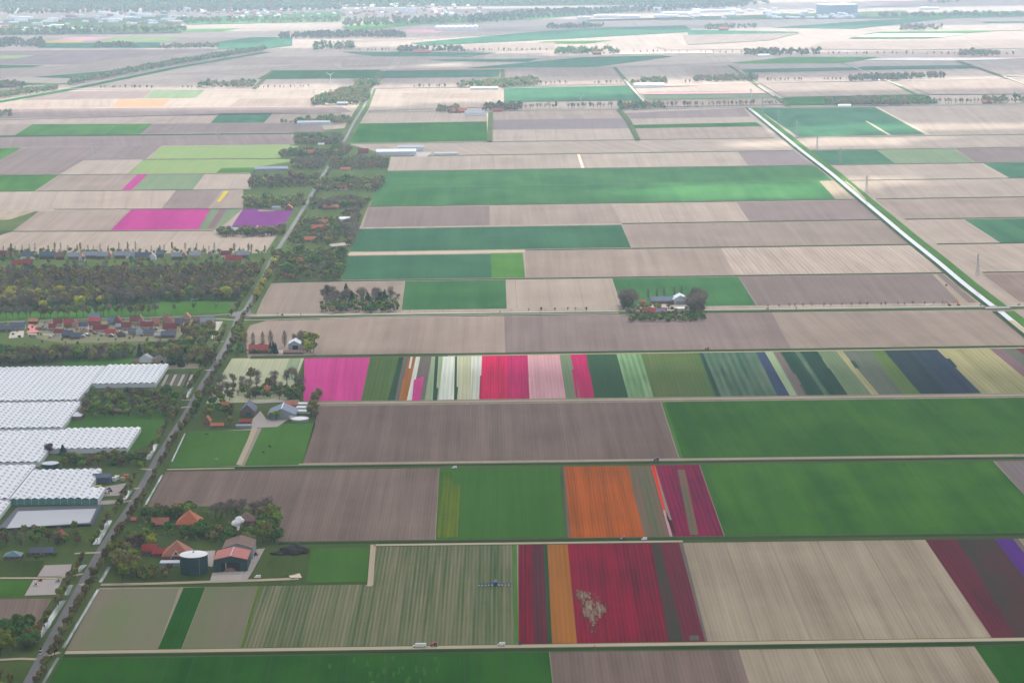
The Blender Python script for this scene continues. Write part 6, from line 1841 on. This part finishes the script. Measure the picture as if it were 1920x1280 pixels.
# ------------------------------------------------------------------ grazing animals in the paddocks
def cow(px, py, mat, label, rz):
    me = bpy.data.meshes.new('cow')
    V = [(0, 0, 1.1), (0, .7, 1.15), (0, 1.15, 1.2), (0, 1.55, .95), (0, 1.85, .55), (0, -.75, 1.15), (.25, -.75, .6), (.25, -.7, 0), (-.25, -.75, .6), (-.25, -.7, 0), (.22, .7, .6), (.22, .72, 0), (-.22, .7, .6), (-.22, .72, 0), (0, -1.1, .7)]
    E = [(0, 1), (1, 2), (2, 3), (3, 4), (0, 5), (5, 6), (6, 7), (5, 8), (8, 9), (1, 10), (10, 11), (1, 12), (12, 13), (5, 14)]
    R = [.46, .44, .3, .22, .14, .42, .13, .08, .13, .08, .13, .08, .13, .08, .05]
    me.from_pydata(V, E, [])
    o = link('cow', me, M[mat])
    md = o.modifiers.new('skin', 'SKIN')
    for i, sv in enumerate(me.skin_vertices[0].data):
        sv.radius = (R[i], R[i])
        sv.use_root = i == 0
    o.modifiers.new('smooth', 'SUBSURF').levels = 1
    o.location = G(px, py, .2)
    o.rotation_euler[2] = rz
    o.scale = (1.25,) * 3
    tag(o, label, 'cow')


cow(388, 815, 'hide_dark', 'dark cow grazing near the hedge of the first paddock', 1.4)
cow(407, 862, 'hide_pale', 'pale cow low in the first paddock', 1.9)
cow(506, 838, 'hide_dark', 'dark cow in the second paddock, farther one', .6)
cow(494, 849, 'hide_dark', 'dark cow in the second paddock, nearer one', 2.4)

# ------------------------------------------------------------------ unseen clouds added to shade the ground, and the hazy air below them
def cloud_mat(A, white, tint):  # grey see-through layers set to dim sun and sky
    m = bpy.data.materials.new('cloud_shade')
    m.use_nodes = True
    nt = m.node_tree
    nt.nodes.remove(nt.nodes['Principled BSDF'])
    t = nt.nodes.new('ShaderNodeBsdfTransparent')
    d = nt.nodes.new('ShaderNodeBsdfTranslucent')
    x = nt.nodes.new('ShaderNodeMixShader')
    tc = nt.nodes.new('ShaderNodeNewGeometry')
    nz = nt.nodes.new('ShaderNodeTexNoise')
    nz.inputs['Scale'].default_value = 0.0009
    nz.inputs['Detail'].default_value = 4
    nt.links.new(tc.outputs['Position'], nz.inputs['Vector'])
    f = math_(nt, 'MULTIPLY_ADD', nz.outputs['Fac'], 0.25, A - .125, clamp=True)
    d.inputs['Color'].default_value = (white, white, white * 1.02, 1)
    t.inputs['Color'].default_value = (tint, tint, tint, 1)
    nt.links.new(f, x.inputs[0])
    nt.links.new(t.outputs[0], x.inputs[1])
    nt.links.new(d.outputs[0], x.inputs[2])
    nt.links.new(x.outputs[0], nt.nodes['Material Output'].inputs[0])
    return m


CLOUD_Z = 1400.0
VAPOUR = {'thick': cloud_mat(.30, .6, .66), 'mid': cloud_mat(.30, .8, .79), 'thin': cloud_mat(.30, .8, .80)}


random.seed(21)


def shade_cloud(cx, cy, rx, ry_, holes=(), step=110.0, thick=80.0, body='thin', lift=0.0):
    """unseen lumpy bank added to shade the ground and air, thin at the rim, with gaps where the sun comes through"""
    nx, ny = int(2 * rx / step), int(2 * ry_ / step)
    k = random.uniform(0, 99)
    V, Fc, idx = [], [], {}

    def inside(x, y):
        a = math.atan2((y - cy) / ry_, (x - cx) / rx)
        lim = 1.0 + .10 * math.sin(3 * a + k) + .08 * math.sin(7 * a + 2 * k) + .05 * math.sin(13 * a + k)
        if ((x - cx) / rx) ** 2 + ((y - cy) / ry_) ** 2 > lim * lim: return False
        return all(((x - hx) / ha) ** 2 + ((y - hy) / hb) ** 2 > 1 for hx, hy, ha, hb in holes)
    for i in range(-1, nx + 2):
        for j in range(-1, ny + 2):
            x, y = cx - rx + (2 * rx) * i / nx, cy - ry_ + (2 * ry_) * j / ny
            if inside(x + step / 2, y + step / 2):
                q = []
                for a, b in ((i, j), (i + 1, j), (i + 1, j + 1), (i, j + 1)):
                    if (a, b) not in idx:
                        idx[a, b] = len(V)
                        u, v = cx - rx + (2 * rx) * a / nx, cy - ry_ + (2 * ry_) * b / ny
                        V.append((u, v, CLOUD_Z + lift + 35 * math.sin(u * .0031 + k) * math.sin(v * .0027 + 2 * k) + random.uniform(-12, 12)))
                    q.append(idx[a, b])
                Fc.append(tuple(q))
    n = len(V)
    cnt = {}
    for q in Fc:
        for a in range(4):
            e = (q[a], q[(a + 1) % 4])
            cnt[frozenset(e)] = e if frozenset(e) not in cnt else None
    V += [(x, y, z + thick * (1 + .35 * math.sin(x * .004 + y * .003 + k))) for x, y, z in V]
    faces = [tuple(reversed(q)) for q in Fc] + [tuple(i + n for i in q) for q in Fc]
    faces += [(e[0], e[1], e[1] + n, e[0] + n) for e in cnt.values() if e]
    return tag(link('shade_cloud', mesh('shade_cloud', V, faces), VAPOUR[body]), kind='stuff')


def above(px, py):
    p = G(px, py)
    h = CLOUD_Z / sdir.z
    return p.x + sdir.x * h, p.y + sdir.y * h


hx, hy = above(1400, 354)
gx, gy = above(1620, 337)
tx, ty = above(1640, 240)
sx1, sy1 = above(1560, 261)
sx2, sy2 = above(1810, 236)
shade_cloud(-300, -1600, 13000, 6350, body='thick', lift=500.0)  # unseen bank shaped to darken the near ground and air
shade_cloud(0, 1900, 11000, 6300, holes=((hx, hy, 260, 150), (gx, gy, 190, 120), (tx, ty, 300, 120), (sx1, sy1, 300, 130), (sx2, sy2, 480, 140)), body='mid')  # gaps cut so that sun patches fall on chosen fields
for cx, cy, rx, r2 in ((-4200, 10300, 4600, 1500), (-3500, 13600, 4200, 900), (2300, 9700, 2400, 500), (1500, 12400, 2000, 450), (-5200, 9600, 3600, 700), (1500, 9300, 2200, 300), (5200, 11200, 2600, 350), (-1200, 11900, 2400, 300), (3300, 13900, 3300, 350), (-5600, 15900, 3200, 500),
                       (7000, 17900, 3000, 800), (-9000, 21000, 3500, 1200), (300, 24500, 5200, 900)):
    shade_cloud(cx, cy, rx, r2, step=220)  # unseen far banks added to shade the distance in streaks


def haze_box():
    me = MB().box(-27000, 27000, -7000, 43000, -1.0, 620.0).mesh('haze')
    m = bpy.data.materials.new('haze_air')
    m.use_nodes = True
    nt = m.node_tree
    nt.nodes.remove(nt.nodes['Principled BSDF'])
    v = nt.nodes.new('ShaderNodeVolumePrincipled')
    v.inputs['Color'].default_value = (0.60, 0.79, 1.0, 1)
    v.inputs['Density'].default_value = 0.50e-4
    v.inputs['Anisotropy'].default_value = 0.7
    nt.links.new(v.outputs[0], nt.nodes['Material Output'].inputs['Volume'])
    tag(link('haze', me, m), kind='stuff')


haze_box()
